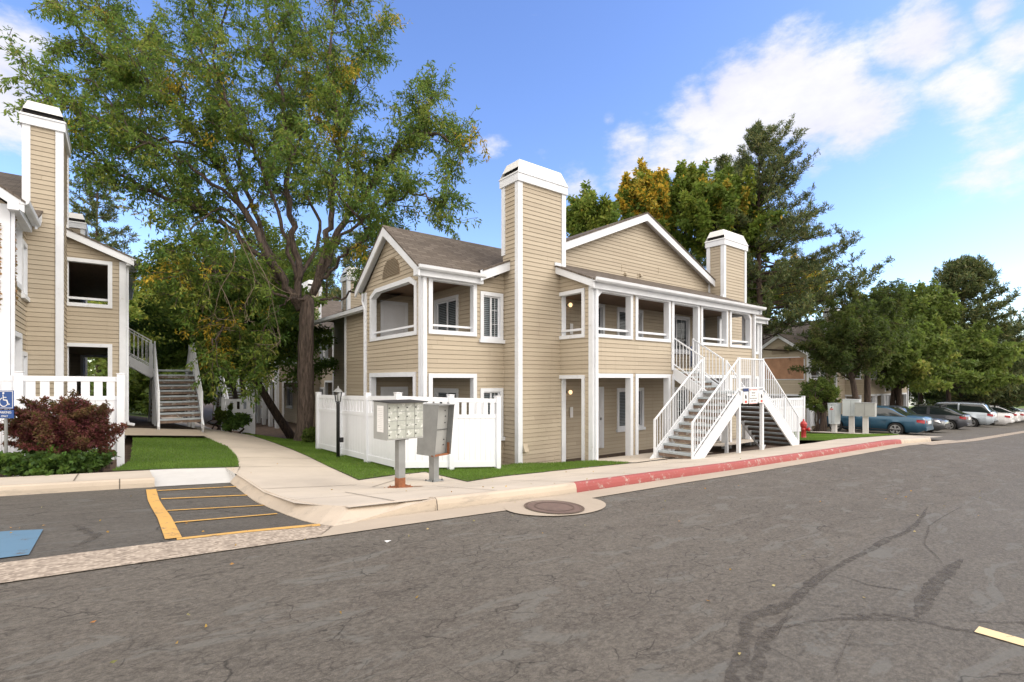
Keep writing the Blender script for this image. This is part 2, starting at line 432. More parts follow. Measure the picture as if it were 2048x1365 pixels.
def tag(o, label=None, cat=None, group=None, kind=None):
    if label: o['label'] = label
    if cat: o['category'] = cat
    if group: o['group'] = group
    if kind: o['kind'] = kind
    return o
def thing(name, label, cat, loc=(0, 0, 0), rz=0, group=None):
    o = bpy.data.objects.new(name, None); col.objects.link(o)
    o.location = loc; o.rotation_euler = (0, 0, rz)
    return tag(o, label, cat, group)
def copy_tree(o, parent=None):
    c = o.copy(); col.objects.link(c)
    if parent is not None: c.parent = parent
    for ch in list(o.children): copy_tree(ch, c)
    return c
def text_mesh(name, s, size, mat, parent, loc, rot=(R(90), 0, 0), align='CENTER'):
    cu = bpy.data.curves.new(name, 'FONT'); cu.body = s; cu.size = size; cu.align_x = align; cu.extrude = .001
    o = bpy.data.objects.new(name, cu); col.objects.link(o)
    bpy.context.view_layer.update()
    me = bpy.data.meshes.new_from_object(o.evaluated_get(bpy.context.evaluated_depsgraph_get()))
    bpy.data.objects.remove(o)
    me.materials.clear(); me.materials.append(mat)
    t = bpy.data.objects.new(name, me); col.objects.link(t); t.parent = parent; t.location = loc; t.rotation_euler = rot
    return t

# ------------------------------------------------------------------ terrain height
XS = [-60,-12,-4,0,2.5,5,7.6,10,14.6,20,28,50,90,300]
YS = [-100,5.3,8,10,13,17,20,27,45,300]
RP = [2.6,1.3,1.02,.86,.75,.63,.55,.46,.32,.18,-.25,-1.05,-2.0,-5]
G = [RP, RP,
[2.5,1.2,.92,.68,.45,.24,.14,.1,.02,0,-.33,-1.1,-2.05,-5],
[2.4,1.1,.8,.58,.42,.16,-.1,-.08,-.12,-.1,-.4,-1.15,-2.1,-5],
[2.3,1.0,.6,.43,.32,.1,-.14,-.14,-.14,-.2,-.7,-1.3,-2.1,-5],
[2.2,1.0,.75,.6,.4,0,-.14,-.14,-.14,-.3,-.9,-1.4,-2.1,-5],
[2.2,1.0,.8,.7,.45,-.1,-.2,-.2,-.2,-.4,-1,-1.4,-2.2,-5],
[2.0,.9,.7,.6,.1,-.5,-.5,-.5,-.5,-.6,-1,-1.5,-2.2,-5],
[1.5,.6,.4,.2,-.1,-.6,-.6,-.6,-.6,-.7,-1,-1.6,-2.4,-5],
[0,-.5,-1,-1,-1,-1,-1,-1,-1,-1,-1.5,-2,-3,-5]]
def H0(x, y):
    i = min(max(bisect.bisect(XS, x) - 1, 0), len(XS) - 2); j = min(max(bisect.bisect(YS, y) - 1, 0), len(YS) - 2)
    u = min(max((x - XS[i]) / (XS[i+1] - XS[i]), 0), 1); v = min(max((y - YS[j]) / (YS[j+1] - YS[j]), 0), 1)
    return (G[j][i]*(1-u) + G[j][i+1]*u)*(1-v) + (G[j+1][i]*(1-u) + G[j+1][i+1]*u)*v
def frange(a, b, s): return [a + s*i for i in range(int(round((b-a)/s)))]
GX = [-300,-150,-80,-40,-24,-16] + frange(-12, 24, .5) + frange(24, 60, 2) + [60,66,72,80,90,110,140,200,300]
GY = [-200,-100,-50,-24,-12] + frange(-8, 20, .5) + frange(20, 50, 2) + [50,56,64,80,110,160,300]
HG = {}
for i, x in enumerate(GX):
    for j, y in enumerate(GY): HG[i, j] = H0(x, y)
def cellh(i, j, tri, x, y):
    x0, x1, y0, y1 = GX[i], GX[i+1], GY[j], GY[j+1]
    u = (x-x0)/(x1-x0); v = (y-y0)/(y1-y0)
    a, b, c, d = HG[i,j], HG[i+1,j], HG[i+1,j+1], HG[i,j+1]
    return a + u*(b-a) + v*(c-b) if tri == 0 else a + v*(d-a) + u*(c-d)
def Hg(x, y):
    i = min(max(bisect.bisect(GX, x)-1, 0), len(GX)-2); j = min(max(bisect.bisect(GY, y)-1, 0), len(GY)-2)
    u = (x-GX[i])/(GX[i+1]-GX[i]); v = (y-GY[j])/(GY[j+1]-GY[j])
    return cellh(i, j, 0 if u >= v else 1, x, y)
UP = .14
def T(x, y): return Hg(x, y) + UP
def clip(poly, a, b):  # keep left of a->b
    out = []; n = len(poly)
    dx, dy = b[0]-a[0], b[1]-a[1]
    def side(p): return dx*(p[1]-a[1]) - dy*(p[0]-a[0])
    for k in range(n):
        p, q = poly[k], poly[(k+1) % n]; sp, sq = side(p), side(q)
        if sp >= 0: out.append(p)
        if (sp > 0 and sq < 0) or (sp < 0 and sq > 0):
            t = sp/(sp-sq); out.append((p[0]+t*(q[0]-p[0]), p[1]+t*(q[1]-p[1])))
    return out
def drape(mb, poly, off, mi=0):
    A = sum(poly[k][0]*poly[(k+1) % len(poly)][1] - poly[(k+1) % len(poly)][0]*poly[k][1] for k in range(len(poly)))
    if A < 0: poly = poly[::-1]
    xs = [p[0] for p in poly]; ys = [p[1] for p in poly]
    i0 = max(bisect.bisect(GX, min(xs))-1, 0); i1 = min(bisect.bisect(GX, max(xs)), len(GX)-1)
    j0 = max(bisect.bisect(GY, min(ys))-1, 0); j1 = min(bisect.bisect(GY, max(ys)), len(GY)-1)
    for i in range(i0, i1):
        for j in range(j0, j1):
            x0, x1, y0, y1 = GX[i], GX[i+1], GY[j], GY[j+1]
            base = poly
            for a, b in (((x0,y0),(x1,y0)), ((x1,y0),(x1,y1)), ((x1,y1),(x0,y1)), ((x0,y1),(x0,y0))):
                base = clip(base, a, b)
                if len(base) < 3: break
            if len(base) < 3: continue
            for tri, (a, b) in ((0, ((x1,y1),(x0,y0))), (1, ((x0,y0),(x1,y1)))):
                pp = clip(base, a, b)
                q = []
                for p in pp:
                    if not q or (abs(p[0]-q[-1][0]) + abs(p[1]-q[-1][1])) > 1e-5: q.append(p)
                if len(q) > 2 and abs(q[0][0]-q[-1][0]) + abs(q[0][1]-q[-1][1]) < 1e-5: q.pop()
                if len(q) < 3: continue
                mb.add([(p[0], p[1], cellh(i, j, tri, *p) + off) for p in q], [tuple(range(len(q)))], mi)
def patch(name, polys, off, mat, kind='structure', parent=None, **kw):
    mb = MB()
    for p in polys: drape(mb, p, off)
    o = obj(name, mb, mat, parent); tag(o, kind=kind, **kw); return o
def strip(A, B):
    return [[A[k], A[k+1], B[k+1], B[k]] for k in range(len(A)-1)]

# ------------------------------------------------------------------ ground, road, kerbs
YK = 5.42   # kerb face
patch('ground', [[(-300,-200),(300,-200),(300,300),(-300,300)]], -.06, M['soil'])
patch('road', [[(-300,-200),(300,-200),(300,YK+.02),(-300,YK+.02)], [(1.2,YK),(1.2,YK+.02),(1.3,YK+.02),(1.3,YK)]], 0, M['asphalt'])
patch('newer_asphalt', [[(2.2,-200),(300,-200),(300,-8),(6,-3.5),(4.35,-.5),(3.0,.5)], [(2.2,-200),(3.0,.5),(2.2,1.5),(-.6,.2),(-3,-2),(-8,-4),(-300,-5),(-300,-200)], [(3.0,.5),(4.35,-.5),(7.2,1.0),(7.2,1.9),(5.4,1.9),(4.1,1.7),(3.2,1.45),(2.2,1.5)],[(4.35,-.5),(6,-3.5),(300,-8),(300,-.5),(40,1.2),(7.2,1.9),(7.2,1.0)]], .004, M['asphalt2'])
patch('parking_stalls', [[(-60,5.5),(1.62,5.35),(1.62,10.2),(-60,10.2)]], .004, M['stall'])
patch('far_parking_lot', [[(26.9,5.2),(120,4.6),(120,16),(26.9,13.5)], [(21.5,4.4),(120,4.4),(120,5.2),(26.9,5.2)]], .003, M['asphalt2'])
patch('aggregate_gutter', [[(-60,5.0),(1.5,4.92),(1.78,5.3),(1.5,5.5),(-60,5.62)]], .010, M['aggregate'])
patch('gutter_pan', [[(1.5,4.92),(27,5.0),(27,YK+.02),(1.78,5.38)]], .010, M['gutter'])
patch('far_gutter', [[(21.5,4.7),(90,4.7),(90,5.1),(21.5,5.1)]], .016, M['aggregate'])
def ragged(pts, w, k=9, amp=.5, seed=1, wb=1):
    r = random.Random(seed); A_, B_ = [], []
    P = [Vector(p) for p in pts]; Q = []
    for p, q in zip(P, P[1:]):
        for t in range(k): Q.append(p+(q-p)*t/k)
    Q.append(P[-1]); ph = r.random()*6
    for i, p in enumerate(Q):
        d = (Q[min(i+1,len(Q)-1)]-Q[max(i-1,0)]).normalized(); n = Vector((-d.y, d.x))
        e = min(1, .25+4*min(i, len(Q)-1-i)/len(Q)); wob = wb*n*(math.sin(i*.5+ph)*.3+r.uniform(-.10,.10))*w
        A_.append(tuple(p+wob-n*w*.5*e*r.uniform(1-amp,1+amp))); B_.append(tuple(p+wob+n*w*.5*e*r.uniform(1-amp,1+amp)))
    return strip(A_, B_)
patch('road_seam', ragged([(.9,-.6),(1.9,.85),(2.55,1.4),(3.3,1.65),(4.1,1.68),(5.3,1.80),(6.9,1.76),(9,2.0)], .075) + ragged([(2.2,1.15),(2.9,1.42),(3.6,1.55)], .06, seed=4)
      + ragged([(3.3,1.5),(3.9,1.3),(4.25,1.02),(4.37,.75),(4.40,.3),(4.5,-.5),(4.7,-3)], .05, seed=2) + ragged([(3.9,1.35),(4.15,1.2),(4.3,1.0)], .05, seed=7)
      + ragged([(4.32,1.03),(4.7,1.08),(5.2,1.13),(5.7,1.15),(6.3,1.16)], .10, amp=.3, seed=3, wb=0) + ragged([(4.9,1.15),(4.78,1.45),(4.8,1.7)], .035, seed=5), .008, M['seam'])
patch('road_crack', ragged([(3.9,1.55),(4.2,1.3),(4.35,1.05)], .012, seed=11) + ragged([(5.9,1.2),(6.6,1.5),(7.6,1.7),(9.5,1.75)], .02, seed=12) + ragged([(4.42,.9),(4.9,.55),(5.6,.3),(7,.1)], .02, seed=13)
      + ragged([(4.45,.6),(5.2,.2),(6.2,-.3)], .014, seed=14) + ragged([(2.7,.9),(3.1,1.1),(3.7,1.2)], .010, seed=15) + ragged([(-.9,7.7),(.3,7.9),(1.6,7.6)], .03, seed=16) + ragged([(-2.5,9.0),(-1,8.6),(.2,8.9)], .025, seed=17)
      + ragged([(-.4,7.0),(-.15,6.3),(-.3,5.8)], .08, seed=18) + ragged([(.9,7.9),(1.0,7.2),(1.5,6.4)], .03, seed=19), .012, M['seam'])
patch('yellow_road_line', [[(4.36,.74),(4.50,.74),(4.52,-.6),(4.38,-.6)]], .012, M['yellowpale'])
# sidewalks (top = ground + UP)
sw = [[(1.66,6.4),(1.80,6.0),(1.80,7.02),(1.66,7.02)], [(1.80,5.98),(2.0,5.6),(2.0,7.02),(1.80,7.02)], [(1.66,10.2),(1.97,11.5),(1.66,11.5)], [(2.0,5.5),(27,5.55),(27,7.0),(2.0,7.0)], [(1.66,7),(18,7.0),(12.4,7.65),(1.66,7.65)], [(1.66,7.65),(12.4,7.65),(9.8,8.05),(1.66,8.05)],
      [(3.4,8.05),(5.2,8.05),(5.3,9.9),(4.3,9.4),(3.4,8.85)], [(1.66,8.05),(3.4,8.05),(3.4,8.85),(1.66,8.85)], [(5.2,8.05),(9.8,8.05),(7.7,8.5),(6.3,8.35)],
      [(1.66,8.85),(3.4,8.85),(3.57,10.9),(1.66,10.2)], [(1.66,10.2),(3.57,10.9),(3.8,13.18),(1.9,11.35)], [(1.9,11.35),(3.8,13.18),(3.85,15.2),(2.19,13.28)],
      [(2.19,13.28),(3.85,15.2),(3.8,18.1),(2.27,15.2)], [(2.27,15.2),(3.8,18.1),(3.6,21),(2.05,17.6)], [(2.05,17.6),(3.6,21),(3.4,27),(1.9,22)], [(1.9,22),(3.4,27),(3,45),(1.5,45)],
      [(-60,10.2),(.45,10.2),(.45,11.55),(-60,11.7)]]
patch('sidewalk', sw, UP, M['concrete'])
mb = MB(); xs_ = (.45,.85,1.25,1.66); ys_ = (10.06,10.4,10.8,11.5)
for i in range(3):
    for j in range(3):
        q_ = [(xs_[i],ys_[j]),(xs_[i+1],ys_[j]),(xs_[i+1],ys_[j+1]),(xs_[i],ys_[j+1])]
        mb.quad(*[(x, y, Hg(x, y)+.012+(UP-.004)*(y-10.06)/1.44) for x, y in q_])
mb.add([(1.66,10.06,Hg(1.66,10.06)),(1.66,11.5,Hg(1.66,11.5)),(1.66,11.5,Hg(1.66,11.5)+UP+.004),(1.66,10.3,Hg(1.66,10.3)+UP)],[(0,1,2,3)])
mb.add([(.45,10.06,Hg(.45,10.06)),(.45,11.5,Hg(.45,11.5)),(.45,11.5,Hg(.45,11.5)+UP+.004)],[(0,1,2)])
tag(obj('ramp_slab', mb, M['concrete2']), kind='structure')
def jitterline(a, b, w): 
    d = Vector((b[0]-a[0], b[1]-a[1])).normalized(); n = Vector((-d.y, d.x))*w/2
    return [(a[0]-n.x,a[1]-n.y),(b[0]-n.x,b[1]-n.y),(b[0]+n.x,b[1]+n.y),(a[0]+n.x,a[1]+n.y)]
jl = [jitterline((x,5.62),(x,7.3 if x < 12 else 7.02),.018) for x in np.arange(2.6,26.5,1.52)]
jl += [jitterline((1.7,8.3),(3.15,8.3),.018), jitterline((1.95,11.3),(3.6,11.0),.018), jitterline((2.15,13.2),(3.8,12.9),.018), jitterline((2.25,15.1),(3.82,14.9),.018), jitterline((2.1,17.2),(3.8,17),.018), jitterline((1.7,6.7),(12.0,6.72),.012)]
jl += [jitterline((x,10.3),(x,11.5),.018) for x in (-.55,-2.1,-3.7)]
jl += [jitterline((3.3,8.0),(4.35,9.0),.015)]
patch('sidewalk_joints', jl, UP+.008, simple('pavement joint', (.16,.13,.10), .9, .2, 6, 0))
def kerb(name, path, h0, h1, mat, w=.17, drop=.05):
    """path points along the kerb face; inward normal to the left side"""
    mb = MB(); pts = []
    for k in range(len(path)-1):
        a, b = path[k], path[k+1]; n = max(1, int(math.dist(a, b)/.4))
        for q in range(n): pts.append((a[0]+(b[0]-a[0])*q/n, a[1]+(b[1]-a[1])*q/n))
    pts.append(path[-1]); m = len(pts)
    for k, p in enumerate(pts):
        a = pts[max(k-1,0)]; b = pts[min(k+1,m-1)]
        d = Vector((b[0]-a[0], b[1]-a[1])).normalized(); n = Vector((-d.y, d.x))
        h = h0 + (h1-h0)*k/(m-1); g = Hg(*p); g2 = Hg(p[0]+n.x*w, p[1]+n.y*w)
        prof = [(-.015, -drop, g), (-.005, h*.5, g), (.012, h-.022, g), (.03, h-.004, g), (.055, h+.003, g), (w, h+.003, g2), (w, -drop, g2)]
        for o, z, gg in prof: mb.v.append((p[0]+n.x*o, p[1]+n.y*o, gg+z))
    q = 7
    for k in range(m-1):
        for j in range(q-1): mb.f.append((k*q+j, (k+1)*q+j, (k+1)*q+j+1, k*q+j+1)); mb.m.append(0)
    mb.f.append(tuple(range(q))); mb.f.append(tuple((m-1)*q+j for j in range(q))); mb.m += [0, 0]
    return tag(obj(name, mb, mat), kind='structure')
kerb('kerb', [(3.04,YK),(5.45,YK)], .147, .147, M['kerb'])
kerb('red_kerb', [(5.45,YK),(21.0,YK+.0)], .146, .146, M['redkerb'], .175)
kerb('far_kerb', [(21.0,YK),(24.6,YK),(25.8,5.7),(26.6,6.3),(26.95,7.2),(26.95,13.5)], .145, .145, M['kerb'])
kerb('stall_kerb', [(-60,10.08),(.46,10.08)], .145, .145, M['kerb'])
# sloped concrete edge between the striped aisle and the walk, fanning out at the corner
ea = [(1.55,10.15),(1.55,9.2),(1.55,8.2),(1.56,7.2),(1.57,6.4),(1.60,5.8),(1.66,5.45),(1.76,5.28),(1.95,5.30)]
eb = [(1.70,10.25),(1.70,9.2),(1.70,8.2),(1.71,7.2),(1.74,6.5),(1.82,6.0),(1.92,5.75),(2.02,5.62),(2.1,5.58)]
ea += [(2.3,5.39),(2.7,YK),(3.05,YK)]; eb += [(2.35,5.60),(2.7,5.60),(3.05,5.60)]
zea = [.010]*9+[.045,.105,.147]
mb = MB()
for k in range(len(ea)-1):
    mb.quad(*[(x, y, Hg(x, y)+z) for (x, y), z in ((ea[k],zea[k]),(ea[k+1],zea[k+1]),(eb[k+1],UP+.006),(eb[k],UP+.006))])
    mb.quad(*[(x, y, Hg(x, y)+z) for (x, y), z in ((ea[k],-.05),(ea[k+1],-.05),(ea[k+1],zea[k+1]),(ea[k],zea[k]))])
tag(obj('walk_edge', mb, M['kerb']), kind='structure')
# grass
gr = [[(3.8,13.18),(5.3,12.0),(6.3,15.2),(3.85,15.2)], [(3.57,10.9),(4.9,10.5),(5.3,12.0),(3.8,13.18)], [(3.4,8.85),(4.3,9.4),(5.3,9.9),(5.3,10.6),(3.57,10.9)],
      [(5.2,8.05),(6.3,8.35),(7.7,8.5),(7.7,10.6),(5.3,10.6),(5.3,9.9)], [(7.7,8.5),(9.8,8.06),(10.0,8.1),(10.0,9.3),(8.5,10.6),(7.7,10.6)],
      [(3.85,15.2),(6.3,15.2),(6.3,17.2),(3.8,18.1)], [(3.8,18.1),(6.3,17.2),(6.2,20),(3.6,21)],
      [(-.1,11.65),(.45,11.55),(1.9,11.35),(2.19,13.28),(.2,13.5)], [(.2,13.5),(2.19,13.28),(2.27,15.2),(2.05,17.0),(.3,17.0)],
      [(19.0,7.0),(26.9,7.0),(26.9,7.35),(25.2,8.0),(22.6,10.0),(19.0,10.0)],[(22,10),(26,10.2),(26,14),(22,14)]]
patch('grass_lawn', gr, UP+.012, M['grass'])
patch('far_grass', [[(22,16),(60,16),(60,60),(22,60)], [(-60,22),(1.5,22),(1.5,60),(-60,60)],[(60,9.5),(200,9.5),(200,120),(60,120)]], .0, M['grass'])
patch('porch_slab', [[(10.0,7.9),(13.5,7.9),(13.5,9.4),(10.0,9.6)]], UP+.02, M['concrete'])
patch('far_walk', [[(24.3,7.35),(26.9,7.0),(26.9,13.5),(25.8,13.5),(25.8,8.4)], [(15.6,8.8),(19,8.8),(19,10),(15.6,10)]], UP+.018, M['concrete'])
patch('stair_landing_pad', [[(.0,17.0),(2.05,17.0),(2.0,18.9),(.0,18.9)]], UP+.09, M['gutter'])
patch('far_porch_slab', [[(-.6,18.9),(2.1,18.9),(1.8,30),(-.6,30)]], UP+.02, M['soil'])
# stall markings
def mk(pts, w, off=.014): return [jitterline(pts[k], pts[k+1], w) for k in range(len(pts)-1)]
patch('yellow_stall_lines', mk([(.40,5.62),(.41,7.0),(.38,8.6),(.40,9.75)],.13) + mk([(.42,5.56),(1.0,5.52),(1.66,5.40)],.10) + [jitterline(a,b,.075) for a,b in (((.47,6.56),(1.50,6.52)),((.47,7.55),(1.6,7.47)),((.47,8.66),(1.60,8.60)),((.47,9.55),(1.60,9.55)))], .014, M['yellow'])
patch('blue_stall_paint', [[(-.85,7.0),(-.60,6.9),(-.58,5.68),(-2.2,5.68),(-2.2,7.05)]], .014, M['bluepaint'])

# manhole
mh = thing('manhole_cover', 'round rusty iron manhole cover set in a concrete ring in the road', 'manhole cover', (4.38,4.75,Hg(4.38,4.75)))
ang = [2*math.pi*k/40 for k in range(40)]
nx, ny = (Hg(4.9,4.75)-Hg(3.9,4.75)), (Hg(4.38,5.2)-Hg(4.38,4.2))
def mhdisc(r0, r1, z, name, mat, hh=.0):
    mb = MB(); vs = []
    for r in (r0, r1):
        for a in ang: x, y = r*math.cos(a), r*math.sin(a); vs.append((x, y, z + nx*x + ny*y*0))
    n = len(ang)
    if r0 == 0: mb.add(vs[n:] , [tuple(range(n))])
    else: mb.add(vs, [(k, (k+1) % n, n+(k+1) % n, n+k) for k in range(n)])
    return obj(name, mb, mat, mh)
patch('manhole_collar', [[(4.50+.76*math.cos(a),4.84+.52*math.sin(a)) for a in ang if True]], .014, M['gutter'], parent=None)
mhdisc(.345,.385,.024,'frame_ring',M['rusty_iron'])
c = mhdisc(0,.34,.022,'cover_plate',M['manhole'])
mhdisc(.24,.255,.027,'rim_ring',M['rusty_iron'])
mb = MB(); random.seed(3)
for k in range(0):
    a = random.random()*6.28; r = random.random()*.2
    mb.box((r*math.cos(a)-.012, r*math.sin(a)-.012, .02+nx*r*math.cos(a)), (r*math.cos(a)+.012, r*math.sin(a)+.012, .029+nx*r*math.cos(a)))

# ------------------------------------------------------------------ siding wall
PITCH = .118
def lap_wall(mb, fr, z0, z1, u0, u1, holes=(), zref=0., breaks=(), mi=0, back=1):
    """fr(u, z, o) -> point; u0/u1: functions of z; holes: (za, zb, (ul, ur) at za, (ul, ur) at zb)"""
    f0 = u0 if callable(u0) else (lambda z: u0); f1 = u1 if callable(u1) else (lambda z: u1)
    cuts = set([z0, z1]) | set(b for b in breaks if z0 < b < z1)
    for h in holes: cuts |= set(z for z in (h[0], h[1]) if z0 < z < z1)
    def spans(a, b):
        m = (a+b)/2; res = []; cur = (f0(a), f0(b), f0(m)); hs = []
        for (za, zb, p, q) in holes:
            if za < m < zb:
                g = lambda z, i: p[i] + (q[i]-p[i])*(z-za)/(zb-za)
                hs.append(tuple((g(a,i), g(b,i), g(m,i)) for i in (0, 1)))
        hs.sort(key=lambda h: h[0][2])
        for l, r in hs:
            if l[2] > cur[2]: res.append((cur, l))
            if r[2] > cur[2]: cur = r
        e = (f1(a), f1(b), f1(m))
        if e[2] > cur[2]: res.append((cur, e))
        return res
    cz = sorted(cuts)
    for a, b in zip(cz, cz[1:]):                      # backing sheet
        for l, r in spans(a, b):
            mb.quad(fr(l[0],a,0), fr(r[0],a,0), fr(r[1],b,0), fr(l[1],b,0), back)
    k0 = math.floor((z0-zref)/PITCH); k1 = math.ceil((z1-zref)/PITCH)
    for k in range(k0, k1):
        za, zb = zref+k*PITCH+.010, zref+(k+1)*PITCH
        lo, hi = max(za, z0), min(zb, z1)
        if hi - lo < .004: continue
        cs = [lo] + [c for c in cz if lo < c < hi] + [hi]
        ofs = lambda z: .021 - .011*(z-za)/(zb-za)
        for a, b in zip(cs, cs[1:]):
            for l, r in spans(a, b):
                oa, ob = ofs(a), ofs(b)
                mb.quad(fr(l[0],a,oa), fr(r[0],a,oa), fr(r[1],b,ob), fr(l[1],b,ob), mi)
                if a == lo: mb.quad(fr(l[0],a,0), fr(r[0],a,0), fr(r[0],a,oa), fr(l[0],a,oa), mi)
def rect(u0, u1, z0, z1): return [(z0, z1, (u0, u1), (u0, u1))]
def ring(mb, fr, outer, inner, o0, o1, mi=0):
    n = len(outer)
    P = [[fr(u, z, o) for u, z in lst] for lst, o in ((outer,o1),(inner,o1),(outer,o0),(inner,o0))]
    vs = P[0]+P[1]+P[2]+P[3]; fs = []
    for k in range(n):
        j = (k+1) % n
        fs += [(k,j,n+j,n+k), (n+k,n+j,3*n+j,3*n+k), (2*n+k,2*n+j,j,k), (2*n+k,3*n+k,3*n+j,2*n+j)]
    mb.add(vs, fs, mi)
def rring(mb, fr, u0, u1, z0, z1, w, o0, o1, mi=0, bottom=True):
    ring(mb, fr, [(u0,z0),(u1,z0),(u1,z1),(u0,z1)], [(u0+w,z0+(w if bottom else 0)),(u1-w,z0+(w if bottom else 0)),(u1-w,z1-w),(u0+w,z1-w)], o0, o1, mi)
def fbox(mb, fr, u0, u1, z0, z1, o0, o1, mi=0):
    vs = [fr(u,z,o) for o in (o0,o1) for (u,z) in ((u0,z0),(u1,z0),(u1,z1),(u0,z1))]
    mb.add(vs, [(0,1,2,3),(7,6,5,4),(0,4,5,1),(1,5,6,2),(2,6,7,3),(3,7,4,0)], mi)
def window(parent, fr, u0, u1, z0, z1, name='window', sill=True, tw=.10, split=True, blind=1.0, grid=True, door=False, proud=.045, depth=-.10):
    mb = MB(); rring(mb, fr, u0, u1, z0, z1, tw, depth, proud, bottom=True)
    w = obj(name, mb, M['trim'], parent)
    iu0, iu1, iz0, iz1 = u0+tw, u1-tw, z0+tw, z1-tw
    if sill:
        mb = MB(); fbox(mb, fr, u0-.04, u1+.04, z0-.05, z0+.045, .0, .085); obj('sill', mb, M['trim'], w)
    mb = MB(); rring(mb, fr, iu0, iu1, iz0, iz1, .035, -.07, -.02)
    um = (iu0+iu1)/2
    if split: fbox(mb, fr, um-.022, um+.022, iz0+.03, iz1-.03, -.065, -.018)
    obj('sash', mb, M['vinyl'], w)
    mb = MB(); mb.quad(fr(iu0,iz0,-.045), fr(iu1,iz0,-.045), fr(iu1,iz1,-.045), fr(iu0,iz1,-.045)); obj('pane', mb, M['glass'], w)
    if grid:
        mb = MB()
        sides = ((um, iu1),) if split else ((iu0, iu1),)
        for a, b in sides:
            for q in (1, 2): fbox(mb, fr, a, b, iz0+(iz1-iz0)*q/3-.006, iz0+(iz1-iz0)*q/3+.006, -.044, -.036)
            fbox(mb, fr, (a+b)/2-.006, (a+b)/2+.006, iz0, iz1, -.044, -.036)
        obj('glazing_bars', mb, M['trim'], w)
    mb = MB(); nb = int((iz1-iz0)/.05); 
    zt = iz1 - (iz1-iz0)*blind
    for k in range(nb):
        z = iz0 + (iz1-iz0)*(k+.5)/nb
        if z < zt: continue
        mb.quad(fr(iu0,z-.018,-.075), fr(iu1,z-.018,-.075), fr(iu1,z+.018,-.092), fr(iu0,z+.018,-.092))
    if nb and blind > 0: obj('blinds', mb, M['blind'], w)
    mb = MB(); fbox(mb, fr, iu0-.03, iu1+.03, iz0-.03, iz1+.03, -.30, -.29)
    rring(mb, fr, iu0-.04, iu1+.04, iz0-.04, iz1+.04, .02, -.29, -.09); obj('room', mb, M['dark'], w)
    return w
def door(parent, fr, u0, u1, z0, z1, mat, knob=1, proud=.04, panels=True):
    mb = MB(); rring(mb, fr, u0, u1, z0, z1, .09, -.02, proud, bottom=False)
    d = obj('door_frame', mb, M['trim'], parent)
    mb = MB(); a, b, c, e = u0+.09, u1-.09, z0+.01, z1-.09
    fbox(mb, fr, a, b, c, e, -.02, .028)
    if panels:
        for (p, q) in ((.12,.46),(.54,.88)):
            for (s, t) in ((.06,.42),(.48,.90)):
                x0, x1 = a+(b-a)*p, a+(b-a)*q; y0, y1 = c+(e-c)*s, c+(e-c)*t
                rring(mb, fr, x0, x1, y0, y1, .02, .028, .036)
    obj('door', mb, mat, d)
    mb = MB(); uk = b-.07 if knob > 0 else a+.07
    fbox(mb, fr, uk-.025, uk+.025, c+.92, c+1.0, .028, .075); obj('door_handle', mb, M['galv'], d)
    return d

